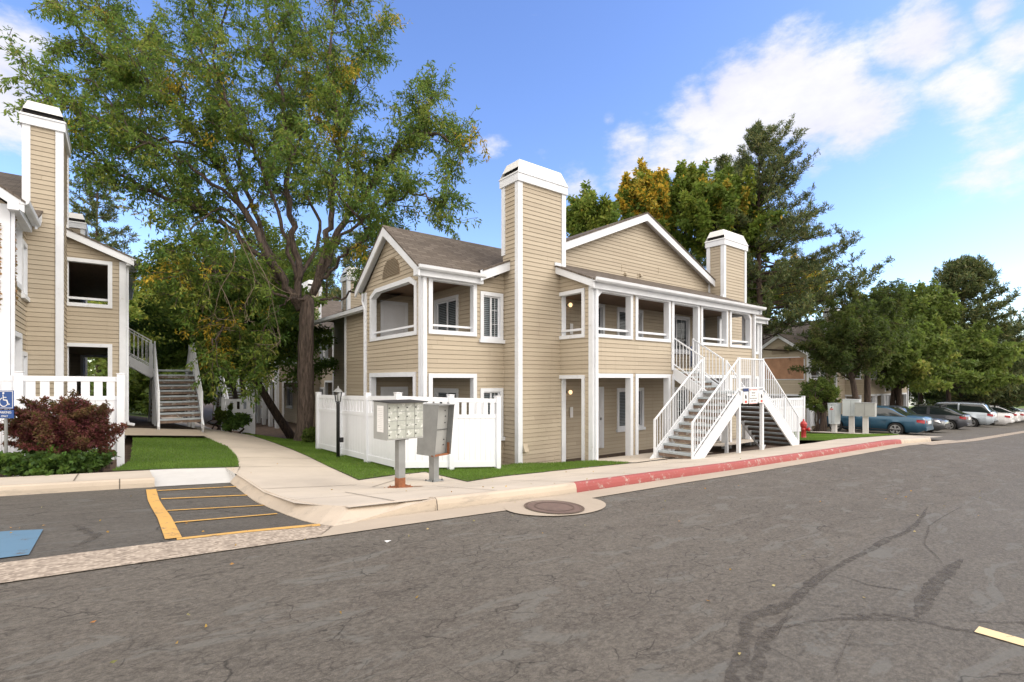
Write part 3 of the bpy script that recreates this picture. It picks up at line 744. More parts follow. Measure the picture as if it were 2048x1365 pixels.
# ------------------------------------------------------------------ the apartment building (origin at front centre, front faces -Y)
OX, OY = 14.6, 11.33
def build_apartment(name, label, group, loc, rz):
    B = thing(name, label, 'apartment building', loc, rz, group)
    def S(y, s=1): return lambda u, z, o: (u, y-o, z)            # south facing plane
    def Wf(x, s): return lambda u, z, o: (x+s*o, u, z)           # s=-1 west facing, +1 east facing
    def ssw(s, z): return 5.02
    # ---- front wall with pavilion openings and gable
    fr = S(0)
    holes = []
    pavU = {-1: (-8.42,-7.05), 1: (7.05,8.42)}
    win = {-1: (-6.88,-6.12), 1: (6.12,6.88)}
    for s in (-1, 1):
        a, b = pavU[s]; holes += rect(a, b, 3.53, 4.86) + rect(a, b, .10, 2.40)
        a, b = win[s]; holes += rect(a+.02, b-.02, 3.36, 4.68) + rect(a+.02, b-.02, .66, 2.05)
    inner = [(-2.98,-1.92,2.72,4.79,'d'),(-1.29,.10,3.33,4.76,'w'),(1.40,2.99,3.33,4.74,'w'),(-1.29,.14,.58,2.02,'w'),(1.5,2.9,.58,2.02,'w')]
    for a, b, c, d, t in inner: holes += rect(a+.02, b-.02, c+.02, d-.02)
    gl = lambda z: -8.63 if z < 5.1 else -(8.0-z)/.42
    gr_ = lambda z: 8.63 if z < 5.1 else (8.0-z)/.42
    mb = MB(); lap_wall(mb, fr, -1.2, 5.10, -8.63, 8.63, holes)
    lap_wall(mb, fr, 5.10, 7.98, lambda z: -(8.02-z)/.42, lambda z: (8.02-z)/.42)
    obj('front_wall', mb, [M['siding'], M['groove']], B)
    for a, b, c, d, t in inner:
        window(B, fr, a, b, c, d, sill=(t == 'w'), blind=(1 if a < 0 else .6), name='window' if t == 'w' else 'sliding_door')
    door(B, fr, 3.22, 4.20, 2.70, 4.78, M['doorblue']); door(B, fr, 3.22, 4.20, .05, 2.12, M['doorblue']); door(B, fr, -2.98, -1.96, .05, 2.07, M['door'])
    for s in (-1, 1):
        a, b = win[s]; window(B, fr, a, b, 3.36, 4.70); window(B, fr, a, b, .66, 2.07, sill=True)
    # joint lines between boards and the two hood vents on the gable
    mb = MB()
    for (x, z) in ((-2.4,7.0),(-1.05,6.0),(-.2,5.83),(1.0,6.2)): fbox(mb, fr, x, x+.010, z, z+.225, .0, .022)
    obj('butt_joint', mb, M['groove'], B)
    for x, z in ((-.85,5.95),(-.05,6.02)):
        mb = MB(); mb.prism([(-.005,z-.07),(-.10,z-.07),(-.10,z-.02),(-.005,z+.06)], 0, x-.05, x+.05); obj('hood_vent', mb, M['siding'], B)
    # ---- pavilions
    for s in (-1, 1):
        X = 8.63*s; fw = Wf(X, s)
        hs = []; op = [(.30,3.53),(3.12,3.53),(3.12,4.72),(2.75,4.86),(.62,4.86),(.30,4.70)]
        hs += [(3.53,4.70,(.30,3.12),(.30,3.12)), (4.70,4.86,(.30,3.12),(.60,2.75))]
        hs += rect(.38,3.12,.10,2.40)
        mb = MB(); lap_wall(mb, fw, -1.2, 5.02, 0, 3.62, hs)
        lap_wall(mb, fw, 5.02, 6.42, lambda z: (z-5.02)/.79+.02, lambda z: 3.60-(z-5.02)/.79)
        obj('gable_wall', mb, [M['siding'], M['groove']], B)
        mb = MB()
        out = [(.22,3.44),(3.22,3.44),(3.22,4.78),(2.82,4.96),(.58,4.96),(.22,4.78)]
        inn = [(.34,3.54),(3.10,3.54),(3.10,4.70),(2.76,4.84),(.64,4.84),(.34,4.70)]
        ring(mb, fw, out, inn, -.12, .05); obj('opening_frame', mb, M['trim'], B)
        mb = MB(); rring(mb, fw, .28, 3.24, -.2, 2.5, .12, -.12, .05, bottom=False); obj('opening_frame', mb, M['trim'], B)
        mb = MB(); fbox(mb, fw, .30, 3.14, 3.67, 3.72, -.09, -.04); obj('rail', mb, M['trim'], B)
        # arched louvre
        mb = MB(); pts = [(1.22,5.16),(2.32,5.16)] + [(1.77+.55*math.cos(a), 5.22+.46*math.sin(a)) for a in np.linspace(0, math.pi, 12)]
        n = len(pts); vs = [fw(u,z,o) for o in (.0,.034) for u,z in pts]
        mb.add(vs, [tuple(range(n)), tuple(range(n,2*n))] + [(k,(k+1)%n,n+(k+1)%n,n+k) for k in range(n)])
        nlv = 0
        for k in range(11):
            z = 5.19+k*.042; hw = .55 if z < 5.22 else .55*math.sqrt(max(0, 1-((z-5.22)/.46)**2))
            if hw > .06: nlv += 1; mb.quad(fw(1.77-hw+.02,z,.062), fw(1.77+hw-.02,z,.062), fw(1.77+hw-.03,z+.024,.036), fw(1.77-hw+.03,z+.024,.036))
        mb.m = [1]*(len(mb.m)-nlv)+[0]*nlv; obj('louvre_vent', mb, [M['siding'], M['groove']], B)  # dark backing colour deepens the shade between the slats
        # south opening frames
        a, b = pavU[s]
        mb = MB(); rring(mb, fr, a-.04, b+.04, 3.46, 4.93, .11, -.12, .05); obj('opening_frame', mb, M['trim'], B)
        mb = MB(); rring(mb, fr, a-.04, b+.04, -.2, 2.46, .11, -.12, .05, bottom=False); obj('opening_frame', mb, M['trim'], B)
        mb = MB(); fbox(mb, fr, a+.05, b-.05, 3.67, 3.72, -.09, -.04); obj('rail', mb, M['trim'], B)
        # corner boards
        bits('corner_board', M['trim'], B, [((X-.01*s if s<0 else X-.12, -.045, -1.2), (X+.12 if s<0 else X+.01, -.0, 5.0)),
             ((X+.045*s, -.045, -1.2), (X, .11, 5.0)), ((X+.045*s, 3.50, -1.2), (X, 3.64, 4.95))])
        # balcony rooms (upper and lower)
        xi = 6.95*s
        for z0, z1, dz in ((2.62,4.97,2.70),(-.1,2.5,.02)):
            f1 = Wf(xi, s); f2 = S(3.5)
            mb = MB(); lap_wall(mb, f1, z0, z1, 0, 3.5, rect(.98,2.32,dz+.02,dz+2.0)); lap_wall(mb, f2, z0, z1, min(xi,X), max(xi,X)); 
            obj('balcony_wall', mb, [M['siding'], M['groove']], B)
            window(B, f1, .96, 2.34, dz, dz+2.03, name='sliding_door', sill=False, blind=1 if s<0 else .5, grid=False)
            u0, u1 = (-8.22,-7.30) if s < 0 else (7.30,8.22)
            door(B, f2, u0, u1, dz, dz+2.06, M['door'])
        bits('balcony_floor', M['floor'], B, [((min(xi,X)+.02,.03,2.46),(max(xi,X)-.02,3.56,2.66)), ((min(xi,X)+.02,.03,-.1),(max(xi,X)-.02,3.56,.02))])
        bits('balcony_ceiling', M['soffit'], B, [((min(xi,X)+.02,.03,4.97),(max(xi,X)-.02,3.56,5.0)), ((min(xi,X)+.02,.03,2.43),(max(xi,X)-.02,3.56,2.455))])
        # pavilion roof
        e = 5.08; rz_ = 6.56; yo, yr, yb = -.28, 1.82, 3.92
        xo, xin, xr = 8.88*s, 6.9*s, 3.7*s
        def uvf(co): return (co.x, co.y*1.27)
        mb = MB(); th = .05
        for q, yy in ((0,yo),(1,yb)):
            xi2 = 6.6*s
            mb.quad((xo,yy,e),(xi2,yy,e),(xr,yr,rz_),(xo,yr,rz_)); mb.quad((xo,yy,e-th),(xi2,yy,e-th),(xr,yr,rz_-th),(xo,yr,rz_-th))
            mb.quad((xo,yy,e),(xi2,yy,e),(xi2,yy,e-th),(xo,yy,e-th)); mb.quad((xo,yy,e),(xo,yr,rz_),(xo,yr,rz_-th),(xo,yy,e-th))
        obj('roof', mb, M['shingle'], B, uvs=uvf)
        # rake fascia
        mb = MB(); sl = (rz_-e)/(yr-yo); g = .24
        xa, xb = X+.24*s, X+.20*s
        for yy in (yo, yb):
            mb.add([(xx,y,z) for xx in (xa,xb) for (y,z) in ((yy,e-.01),(yr,rz_-.012),(yr,rz_-.30),(yy,e-.25))], [(0,1,2,3),(7,6,5,4),(0,4,5,1),(1,5,6,2),(2,6,7,3),(3,7,4,0)])
        obj('rake_fascia', mb, M['trim'], B)
        mb = MB(); mb.quad((X-.0*s,yo,e-.08),(xb,yo,e-.08),(xb,yr,rz_-.10),(X,yr,rz_-.10)); mb.quad((X,yb,e-.08),(xb,yb,e-.08),(xb,yr,rz_-.10),(X,yr,rz_-.10)); obj('soffit', mb, M['trim'], B)
        # south eave fascia and gutter
        mb = MB(); mb.box((min(xo,xin),-.20,4.86),(max(xo,xin),-.03,5.02)); obj('eave_fascia', mb, M['trim'], B)
        mb = MB(); mb.prism([(-.30,5.10),(-.36,5.10),(-.345,5.03),(-.31,5.0),(-.21,5.0),(-.21,5.10),(-.225,5.10),(-.225,5.015),(-.30,5.015)], 0, min(xo,xin+.0), max(xo,xin)); obj('gutter', mb, M['trim'], B)
        mb = MB(); xx = X+.10*s*-1; mb.box((X-.02*s-.035, -.11, -.4+.3), (X-.02*s+.035, -.05, 4.95)); obj('downspout', mb, M['trim'], B)
        mb = MB(); xx = X+.08*s; mb.tube([(X+.05*s,3.75,4.95),(X+.05*s,3.75,4.7),(X+.05*s,3.58,4.45),(X+.05*s,3.58,-.2)], .04, 6); obj('downspout', mb, M['trim'], B)
    # ---- main roof (ridge along Y)
    yb = 12.7; zr = 8.17; sl = .42
    mb = MB()
    def rp(x): return zr - sl*abs(x)
    for s in (-1, 1):
        for zz in (0, -.05):
            mb.quad((0,-.32,zr+zz),(7.0*s,-.32,rp(7.0)+zz),(7.0*s,yb,rp(7.0)+zz),(0,yb,zr+zz))
        mb.quad((7.0*s,3.0,rp(7)),(8.35*s,3.0,rp(8.35)),(8.35*s,yb,rp(8.35)),(7.0*s,yb,rp(7)))
        mb.quad((0,-.32,zr),(7.0*s,-.32,rp(7)),(7.0*s,-.32,rp(7)-.05),(0,-.32,zr-.05))
    obj('roof', mb, M['shingle'], B, uvs=lambda co: (co.y, co.x*1.08))
    mb = MB()
    for s in (-1, 1):
        vs = [(x,y,z) for y in (-.30,-.26) for (x,z) in ((0,zr-.012),(7.05*s,rp(7.05)-.012),(7.05*s,rp(7.05)-.29),(0,zr-.30))]
        mb.add(vs, [(0,1,2,3),(7,6,5,4),(0,4,5,1),(1,5,6,2),(2,6,7,3),(3,7,4,0)])
    obj('rake_fascia', mb, M['trim'], B)
    mb = MB()
    for s in (-1, 1): mb.quad((0,-.27,zr-.14),(7.0*s,-.27,rp(7)-.14),(7.0*s,0.0,rp(7)-.14),(0,0.0,zr-.14))
    obj('soffit', mb, M['trim'], B)
    # side and back walls of the body
    for s in (-1, 1):
        fw = Wf(8.05*s, s); mb = MB(); lap_wall(mb, fw, -1.6, 4.72, 3.62, 7.0)
        f2 = Wf(6.6*s, s); lap_wall(mb, f2, -1.6, 5.2, 7.0, 12.6, rect(8.8,10.4,3.1,4.4)+rect(8.8,10.4,.2,1.9))
        xa, xb = sorted((6.6*s,8.05*s)); f3 = lambda u,z,o: (u, 7.0+o, z)
        lap_wall(mb, f3, -1.6, 4.72, xa, xb)
        obj('side_wall', mb, [M['siding'], M['groove']], B)
        window(B, f2, 8.78, 10.42, 3.08, 4.42, blind=.3); window(B, f2, 8.78, 10.42, .18, 1.92, blind=.3)
        bits('corner_board', M['trim'], B, [((8.05*s,6.88,-1.6),(8.09*s,7.03,4.7)), ((8.05*s,3.75,-1.6),(8.09*s,3.88,4.7)), ((6.6*s,8.0,-1.6),(6.64*s,8.14,5.0))])
        mb = MB(); mb.box((8.30*s,3.95,4.52),(8.36*s,yb,4.64)); mb.box((8.36*s,3.95,4.54),(8.46*s,yb,4.66)); obj('gutter', mb, M['trim'], B)
    mb = MB(); f4 = lambda u,z,o: (u, 12.6+o, z); lap_wall(mb, f4, -1.6, 5.0, -6.6, 6.6); lap_wall(mb, f4, 5.0, 7.98, lambda z: -(8.02-z)/.42, lambda z: (8.02-z)/.42)
    obj('back_wall', mb, [M['siding'], M['groove']], B)
    # ---- chimneys
    def chimney(x0, x1, y0, y1, zb, zt):
        mb = MB(); k = .0
        lap_wall(mb, S(y0), zb, zt, x0, x1); lap_wall(mb, Wf(x0,-1), zb, zt, y0, y1); lap_wall(mb, Wf(x1,1), zb, zt, y0, y1)
        lap_wall(mb, lambda u,z,o: (u, y1+o, z), max(zb, 5.0), zt, x0, x1)
        ch = obj('chimney', mb, [M['siding'], M['groove']], B)
        mb = MB(); t = .11; p = .042
        for (x, sx) in ((x0,-1),(x1,1)):
            for (y, sy) in ((y0,-1),(y1,1)):
                if sy > 0: zlo = rp((x0+x1)/2)-.2 if True else zb
                else: zlo = zb
                mb.box((x+sx*p, y+sy*p, zlo), (x-sx*t, y, zt)); mb.box((x+sx*p, y+sy*.0, zlo), (x, y-sy*t, zt))
        obj('corner_board', mb, M['trim'], ch)
        mb = MB(); mb.box((x0-.08,y0-.08,zt-.02),(x1+.08,y1+.08,zt+.19)); mb.box((x0-.10,y0-.10,zt+.19),(x1+.10,y1+.10,zt+.215)); obj('cap_band', mb, M['trim'], ch)
        mb = MB(); a = .085; b = .085; z0, z1 = zt+.215, zt+.62; zs0, zs1 = z0+.03, z0+.16
        def lx(z): return a - (a+.07)*(z-z0)/(z1-z0)   # outward offset in x
        def ly(z): return a - (a+.05)*(z-z0)/(z1-z0)
        def C(sx, sy, z): return ((x0-lx(z)) if sx < 0 else (x1+lx(z)), (y0-ly(z)) if sy < 0 else (y1+ly(z)), z)
        mb.quad(C(-1,-1,z0),C(1,-1,z0),C(1,-1,z1),C(-1,-1,z1)); mb.quad(C(-1,1,z0),C(1,1,z0),C(1,1,z1),C(-1,1,z1)); mb.quad(C(-1,-1,z1),C(1,-1,z1),C(1,1,z1),C(-1,1,z1))
        for sx in (-1, 1):
            mb.quad(C(sx,-1,z0),C(sx,1,z0),C(sx,1,zs0),C(sx,-1,zs0)); mb.quad(C(sx,-1,zs1),C(sx,1,zs1),C(sx,1,z1),C(sx,-1,z1))
        obj('cap', mb, M['capmetal'], ch)
        for sx in (-1, 1):
            mb = MB(); x = (x0+.06) if sx < 0 else (x1-.06); mb.quad((x,y0-.03,zs0-.02),(x,y1+.03,zs0-.02),(x,y1+.03,zs1+.02),(x,y0-.03,zs1+.02)); obj('louvre_slot', mb, M['dark'], ch)
        return ch
    chimney(-6.07,-4.38,-.66,0.02,-1.2,7.69); chimney(4.37,6.06,-.66,0.02,-1.2,7.69)
    chimney(-6.3,-4.9,11.6,12.3,4.0,6.9)
    mb = MB(); mb.lathe([(.035,-.3),(.035,.22),(.055,.22),(.055,.30),(.02,.32)], (-4.2-1.0,2.0,6.25), 10); obj('vent_pipe', mb, M['galv'], B)
    mb = MB(); mb.prism([(-.70,.35),(-.80,.35),(-.70,.55)], 0, -5.95, -5.8); obj('dryer_vent', mb, M['siding'], B)
    # ---- porch
    px0, px1, py = -4.53, 4.20, -1.93
    fp = S(py)
    ops = [(-4.41,-2.95),(-2.70,-1.12),(-.92,.48),(.69,2.27),(2.52,3.92)]
    holes = []
    for k, (a, b) in enumerate(ops):
        if k == 2: holes += rect(a, b, 2.66, 4.74)
        elif k == 0: holes += [(3.54,4.56,(a,b),(a,b)), (4.56,4.74,(a,b),(a+.18,b))]
        elif k == 4: holes += [(3.54,4.56,(a,b),(a,b)), (4.56,4.74,(a,b),(a,b-.18))]
        else: holes += rect(a, b, 3.54, 4.74)
        holes += rect(a, b, -2, 2.40)
    mb = MB(); lap_wall(mb, fp, -.9, 4.84, px0, px1, holes)
    side_h = rect(-1.59,-.60,3.54,4.74) + rect(-1.59,-.60,-2,2.36)
    fwp = Wf(px0,-1); lap_wall(mb, fwp, -.9, 4.84, py, -.02, side_h)
    lap_wall(mb, fwp, 4.84, 5.6, lambda z: py+(z-4.84)/.43, -.02)
    fep = Wf(px1, 1); lap_wall(mb, fep, -.9, 4.84, py, -.02, side_h); lap_wall(mb, fep, 4.84, 5.6, lambda z: py+(z-4.84)/.43, -.02)
    # inner faces of the end walls
    fei = Wf(px1-.10,-1); lap_wall(mb, fei, -.5, 4.84, py+.1, -.02, side_h)
    obj('porch_wall', mb, [M['siding'], M['groove']], B)
    for k, (a, b) in enumerate(ops):
        w = .115
        if k == 2:
            mb = MB(); rring(mb, fp, a-.07, b+.07, 2.6, 4.81, w, -.14, .05, bottom=False)
        else:
            mb = MB(); o = [(a-.06,3.46),(b+.06,3.46),(b+.06,4.81),(a-.06,4.81)]; i = [(a+.045,3.55),(b-.045,3.55),(b-.045,4.70),(a+.045,4.70)]
            if k == 0:
                o = o[:3] + [(a+.16,4.81),(a-.06,4.60)]; i = i[:3] + [(a+.21,4.70),(a+.045,4.54)]
            if k == 4:
                o = [o[0],o[1],(b+.06,4.60),(b-.16,4.81),o[3]]; i = [i[0],i[1],(b-.045,4.54),(b-.21,4.70),i[3]]
            ring(mb, fp, o, i, -.14, .05)
        f = obj('opening_frame', mb, M['trim'], B)
        if k != 2:
            mb = MB(); fbox(mb, fp, a+.04, b-.04, 3.67, 3.73, -.10, -.03); obj('rail', mb, M['trim'], f)
        mb = MB(); rring(mb, fp, a-.06, b+.06, -.55, 2.47, w, -.14, .05, bottom=False); obj('opening_frame', mb, M['trim'], B)
    for fw, s in ((fwp,-1),(fep,1)):
        mb = MB(); rring(mb, fw, -1.66, -.56, 3.46, 4.81, .10, -.13, .05); f = obj('opening_frame', mb, M['trim'], B)
        mb = MB(); fbox(mb, fw, -1.6, -.6, 3.67, 3.73, -.10, -.03); obj('rail', mb, M['trim'], f)
        mb = MB(); rring(mb, fw, -1.66, -.56, -.6, 2.43, .10, -.13, .05, bottom=False); obj('opening_frame', mb, M['trim'], B)
    mb = MB()
    for x, s in ((px0,-1),(px1,1)):
        mb.box((x+.045*s,py-.045,-.9),(x-.11*s,py,4.84)); mb.box((x+.045*s,py,-.9),(x,py+.11,4.84))
    obj('corner_board', mb, M['trim'], B)
    mb = MB(); mb.box((px0+.02,py+.03,2.48),(px1-.12,-.03,2.66)); obj('porch_floor', mb, M['floor'], B)
    bits('porch_ceiling', M['soffit'], B, [((px0+.02,py+.03,4.80),(px1-.12,-.03,4.835)), ((px0+.02,py+.03,2.45),(px1-.12,-.03,2.478))])
    # porch roof
    x0, x1 = px0-.22, px1+.30; ey = -2.18; ez = 4.98; ty, tz = 0.0, 5.86
    zz = lambda y: ez + (tz-ez)*(y-ey)/(ty-ey)
    mb = MB(); 
    for d in (0, -.05): mb.quad((x0,ey,ez+d),(x1,ey,ez+d),(x1,ty,tz+d),(x0,ty,tz+d))
    mb.quad((x0,ey,ez),(x1,ey,ez),(x1,ey,ez-.05),(x0,ey,ez-.05)); mb.quad((x0,ey,ez),(x0,ty,tz),(x0,ty,tz-.05),(x0,ey,ez-.05))
    obj('porch_roof', mb, M['shingle'], B, uvs=lambda co: (co.x, co.y*1.08))
    mb = MB()
    for xx, s in ((px0,-1),(px1,1)):
        vs = [(x,y,z) for x in (xx+s*.20,xx+s*.16) for (y,z) in ((ey+.02,ez-.012),(-.66,zz(-.66)-.012),(-.66,zz(-.66)-.24),(ey+.02,ez-.24))]
        mb.add(vs, [(0,1,2,3),(7,6,5,4),(0,4,5,1),(1,5,6,2),(2,6,7,3),(3,7,4,0)])
        mb.quad((xx,ey+.05,ez-.10),(xx+s*.18,ey+.05,ez-.10),(xx+s*.18,-.66,zz(-.66)-.10),(xx,-.66,zz(-.66)-.10))
        mb.box((xx+s*.24,-.72,zz(-.66)-.03),(xx-s*.0,-.60,zz(-.66)+.06))
    obj('rake_fascia', mb, M['trim'], B)
    mb = MB(); mb.box((x0+.06,py-.16,4.72+.02),(x1-.06,py-.05,4.93)); obj('eave_fascia', mb, M['trim'], B)
    mb = MB(); mb.prism([(ey-.07,5.0),(ey-.11,5.0),(ey-.095,4.93),(ey-.06,4.90),(ey+.07,4.90),(ey+.07,5.0),(ey+.05,5.0),(ey+.05,4.92),(ey-.06,4.92)], 0, x0, x1); obj('gutter', mb, M['trim'], B)
    mb = MB(); xd = px0+.07; mb.box((xd-.04,py-.11,.15),(xd+.04,py-.05,4.75)); mb.tube([(xd,py-.08,.18),(xd,py-.10,.1),(xd+.05,py-.24,.06)], .045, 6); obj('downspout', mb, M['trim'], B)
    mb = MB(); xd = px1-.07; mb.box((xd-.04,py-.11,-.1),(xd+.04,py-.05,4.75)); obj('downspout', mb, M['trim'], B)
    # wall lamps and unit plates on the west end of the inner wall
    for z, on in ((4.62,1),(1.93,1)):
        mb = MB(); mb.lathe([(.05,-.03),(.055,0),(.05,.03)], (-3.62,-.045,z), 10, ax=1); w = obj('wall_lamp', mb, M['galv'], B)
        mb = MB(); mb.lathe([(.02,-.07),(.048,-.045),(.06,0),(.048,.04),(.02,.06)], (-3.62,-.16,z-.01), 12); obj('globe', mb, M['lamp'], w, True)
    for z in (3.72, 1.12):
        mb = MB(); mb.box((-3.52,-.05,z),(-3.40,-.035,z+.33)); obj('unit_plate', mb, M['signwhite'], B)
    return B

main = build_apartment('apartment_building', 'tan lap sided apartment building beside the red kerb, nearest one with the long porch', None, (OX, OY, 0), 0)
main['group'] = 'tan apartment buildings'
b2 = copy_tree(main); b2.location = (9.52+11.33*-1+.0, OX+8.6, .9); b2.rotation_euler = (0, 0, R(90))
b2['label'] = 'tan sided building with dry vines at the left edge behind the red shrub'
b3 = copy_tree(main); b3.location = (OY-2.0, 51.0-OX, -.2); b3.rotation_euler = (0, 0, R(-90))
b3['label'] = 'shaded tan building at the far end of the walk, behind the big locust trunk'
b4 = copy_tree(main); b4.location = (OX+29.1, OY+2.6, -1.15)
b4['label'] = 'tan building behind the dark trees with a boarded up gable opening'
mb = MB(); mb.box((-8.70,.28,3.50),(-8.665,3.15,4.9)); obj('plywood_board', mb, M['plywood'], b4)

# ------------------------------------------------------------------ staircases (same local frame as the building)
def flight(St, top, d, wv, n, rise, run, rails=(1, 1), posts=True, under=False):
    """top: point on the landing edge, d: horizontal downhill unit vector, wv: width vector"""
    top = Vector(top); d = Vector(d); wv = Vector(wv); wn = wv.normalized(); up = Vector((0,0,1))
    A = top; Bm = top + d*run*(n+1) - up*rise*(n+1)
    slope = (Bm-A)
    for side, off in ((0, wn*-.02), (1, wv+wn*.02)):
        mb = MB(); p = A+off-up*.16-d*.02; q = Bm+off-up*.16+d*.0
        mb.beam(p, q, .045, .30); obj('stringer', mb, M['metalw'], St)
    for k in range(n):
        c = top + d*run*(k+.5) - up*rise*(k+1)
        mb = MB(); vs = []
        a = c - d*(run*.5+.02); b = c + d*(run*.5)
        for z in (-.05, 0): vs += [a+up*z, b+up*z, b+wv+up*z, a+wv+up*z]
        mb.add(vs, [(3,2,1,0),(4,5,6,7),(0,1,5,4),(1,2,6,5),(2,3,7,6),(3,0,4,7)])
        t = obj('tread', mb, M['tread'], St)
        mb = MB(); vs = []
        a = c - d*(run*.5+.02) - up*.052; b = c + d*(run*.42) - up*.052
        for z in (-.085, 0): vs += [a+up*z+wn*.01, b+up*z+wn*.01, b+wv+up*z-wn*.01, a+wv+up*z-wn*.01]
        mb.add(vs, [(3,2,1,0),(4,5,6,7),(0,1,5,4),(1,2,6,5),(2,3,7,6),(3,0,4,7)])
        obj('tread_pan', mb, M['plankdark'] if under else M['treadrust'], t)
    for side, off in ((0, Vector((0,0,0))), (1, wv)):
        if not rails[side]: continue
        mb = MB(); h = .92
        a = A+off; b = Bm+off-d*run*.4+up*rise*.4
        sv = (b-a); L_ = math.hypot(sv.x, sv.y); nb = max(2, int(L_/.115))
        mb.beam(a+up*h, b+up*h, .035, .035); mb.beam(a+up*.10, b+up*.10, .03, .03)
        for k in range(1, nb):
            p = a+sv*(k/nb); mb.beam(p+up*.10, p+up*(h-.01), .016, .016)
        r = obj('railing', mb, M['metalw'], St)
        for p in (a, b):
            mb = MB(); mb.beam(p-up*.22, p+up*(h+.03), .045, .045); obj('railing_post', mb, M['metalw'], r)
def rail_run(St, a, b, z):
    a = Vector(a); b = Vector(b); up = Vector((0,0,1)); sv = b-a; nb = max(2, int(sv.length/.11)); mb = MB()
    mb.beam(a+up*.92, b+up*.92, .035, .035); mb.beam(a+up*.10, b+up*.10, .03, .03)
    for k in range(1, nb): p = a+sv*(k/nb); mb.beam(p+up*.10, p+up*.91, .016, .016)
    obj('railing', mb, M['metalw'], St)
def staircase(label, loc, rz, zb=0.):
    St = thing('staircase', label, 'staircase', loc, rz, 'exterior staircases of the apartment buildings')
    x0, x1, y0, y1, z = -1.10, .26, -4.18, -3.06, 1.97
    mb = MB(); mb.box((x0,y0,z-.06),(x1,y1,z)); obj('landing', mb, M['tread'], St)
    for a, b in (((x0-.02,y0-.03,z-.32),(x1+.02,y0,z+.02)), ((x0-.02,y1,z-.32),(x1+.02,y1+.03,z-.0))):
        mb = MB(); mb.box(a, b); obj('landing_beam', mb, M['metalw'], St)
    n = 9; rise = (z-.24)/10; run = 2.35/10
    flight(St, (x0,y0,z), (-1,0,0), (0,y1-y0,0), n, rise, run)
    n2 = 10; rise2 = (z-.12)/11; run2 = 2.45/11
    flight(St, (x1,y0,z), (1,0,0), (0,y1-y0,0), n2, rise2, run2, under=True)
    flight(St, (-.86,-1.93,2.70), (0,-1,0), (1.08,0,0), 4, (2.70-z)/5, 1.13/5)
    rail_run(St, (x0,y0,z), (x1,y0,z), z); 
    for x in (x0, x1):
        mb = MB(); mb.beam((x,y0,z-.35),(x,y0,z+.95),.06,.06); obj('railing_post', mb, M['metalw'], St)
    for x in (x0+.02, x1-.02):
        for y in (y0+.02, y1-.02):
            mb = MB(); mb.beam((x,y,z-.3),(x,y,-.6),.085,.085); obj('post', mb, M['metalw'], St)
    return St
staircase('white metal staircase by the red kerb, two flights rising to a landing with notices', (OX, OY, 0), 0)
s2 = staircase('white staircase facing the curved walk with steep worn treads, by the left building', (9.23-11.33, 22.0, .68), R(90))
s3 = staircase('small far white staircase in shade, beyond the pale grey fence', (OY-2.0, 51.0-OX, -.2), R(-90))

# notices on the landing fascia
def board(name, label, cat, x0, x1, z0, z1, y, mat, group=None):
    t = thing(name, label, cat, ((x0+x1)/2, y, (z0+z1)/2), 0, group)
    mb = MB(); w, h = (x1-x0)/2, (z1-z0)/2; mb.box((-w,-.004,-h),(w,.004,h)); obj('panel', mb, mat, t); return t
ys = OY-4.18-.042
t = board('notice_sign', 'white notice headed NO PARKING with red letters on the stair landing', 'notice sign', 13.97, 14.42, 1.62, 2.08, ys-.012, M['signwhite'], 'notices on the stair landing')
text_mesh('heading', 'NO PARKING', .072, M['inkred'], t, (0,-.006,.145))
for k, s in enumerate(('TENANT', 'PULL UP', 'VIOLATORS WILL BE', 'TOWED AWAY')):
    text_mesh('line_of_text', s, .058 if k < 2 else .045, M['ink'], t, (0,-.006,.06-k*.075))
mb = MB(); mb.box((-.2,-.007,-.225),(.2,-.004,-.215)); obj('border_line', mb, M['inkred'], t)
for x, lab in ((13.66,'small white towing notice with black tow truck at the left end of the landing'), (14.56,'small white towing notice with red block at the right end of the landing')):
    t = board('notice_sign', lab, 'notice sign', x, x+.26, 1.63, 1.95, ys-.002, M['signwhite'], 'notices on the stair landing')
    mb = MB(); mb.add([(-.05,-.006,.0),(.03,-.006,-.04),(.05,-.006,.02),(.02,-.006,.09),(-.02,-.006,.10),(-.05,-.006,.06)],[(0,1,2,3,4,5)]); obj('tow_symbol', mb, M['ink'], t)
    mb = MB(); mb.box((-.06,-.007,-.14),(.06,-.004,-.07)); obj('red_block', mb, M['inkred'], t)
t = board('name_plate', 'narrow navy plate above the left towing notice', 'sign', 13.66, 13.94, 1.975, 2.06, ys-.002, M['inkblue'])
# chair and bin seen on the ground beyond the stairs
bn = thing('slatted_bench', 'blue slatted bench seen through the landing balusters', 'bench', (15.9, 9.9, 2.7))
for k in range(6): mb = MB(); mb.box((-.4+k*.15,0,.05),(-.4+k*.15+.09,.03,.75)); obj('slat', mb, M['signblue'], bn)
mb = MB(); mb.box((-.42,-.4,.38),(.5,.0,.42)); obj('seat', mb, M['signblue'], bn)

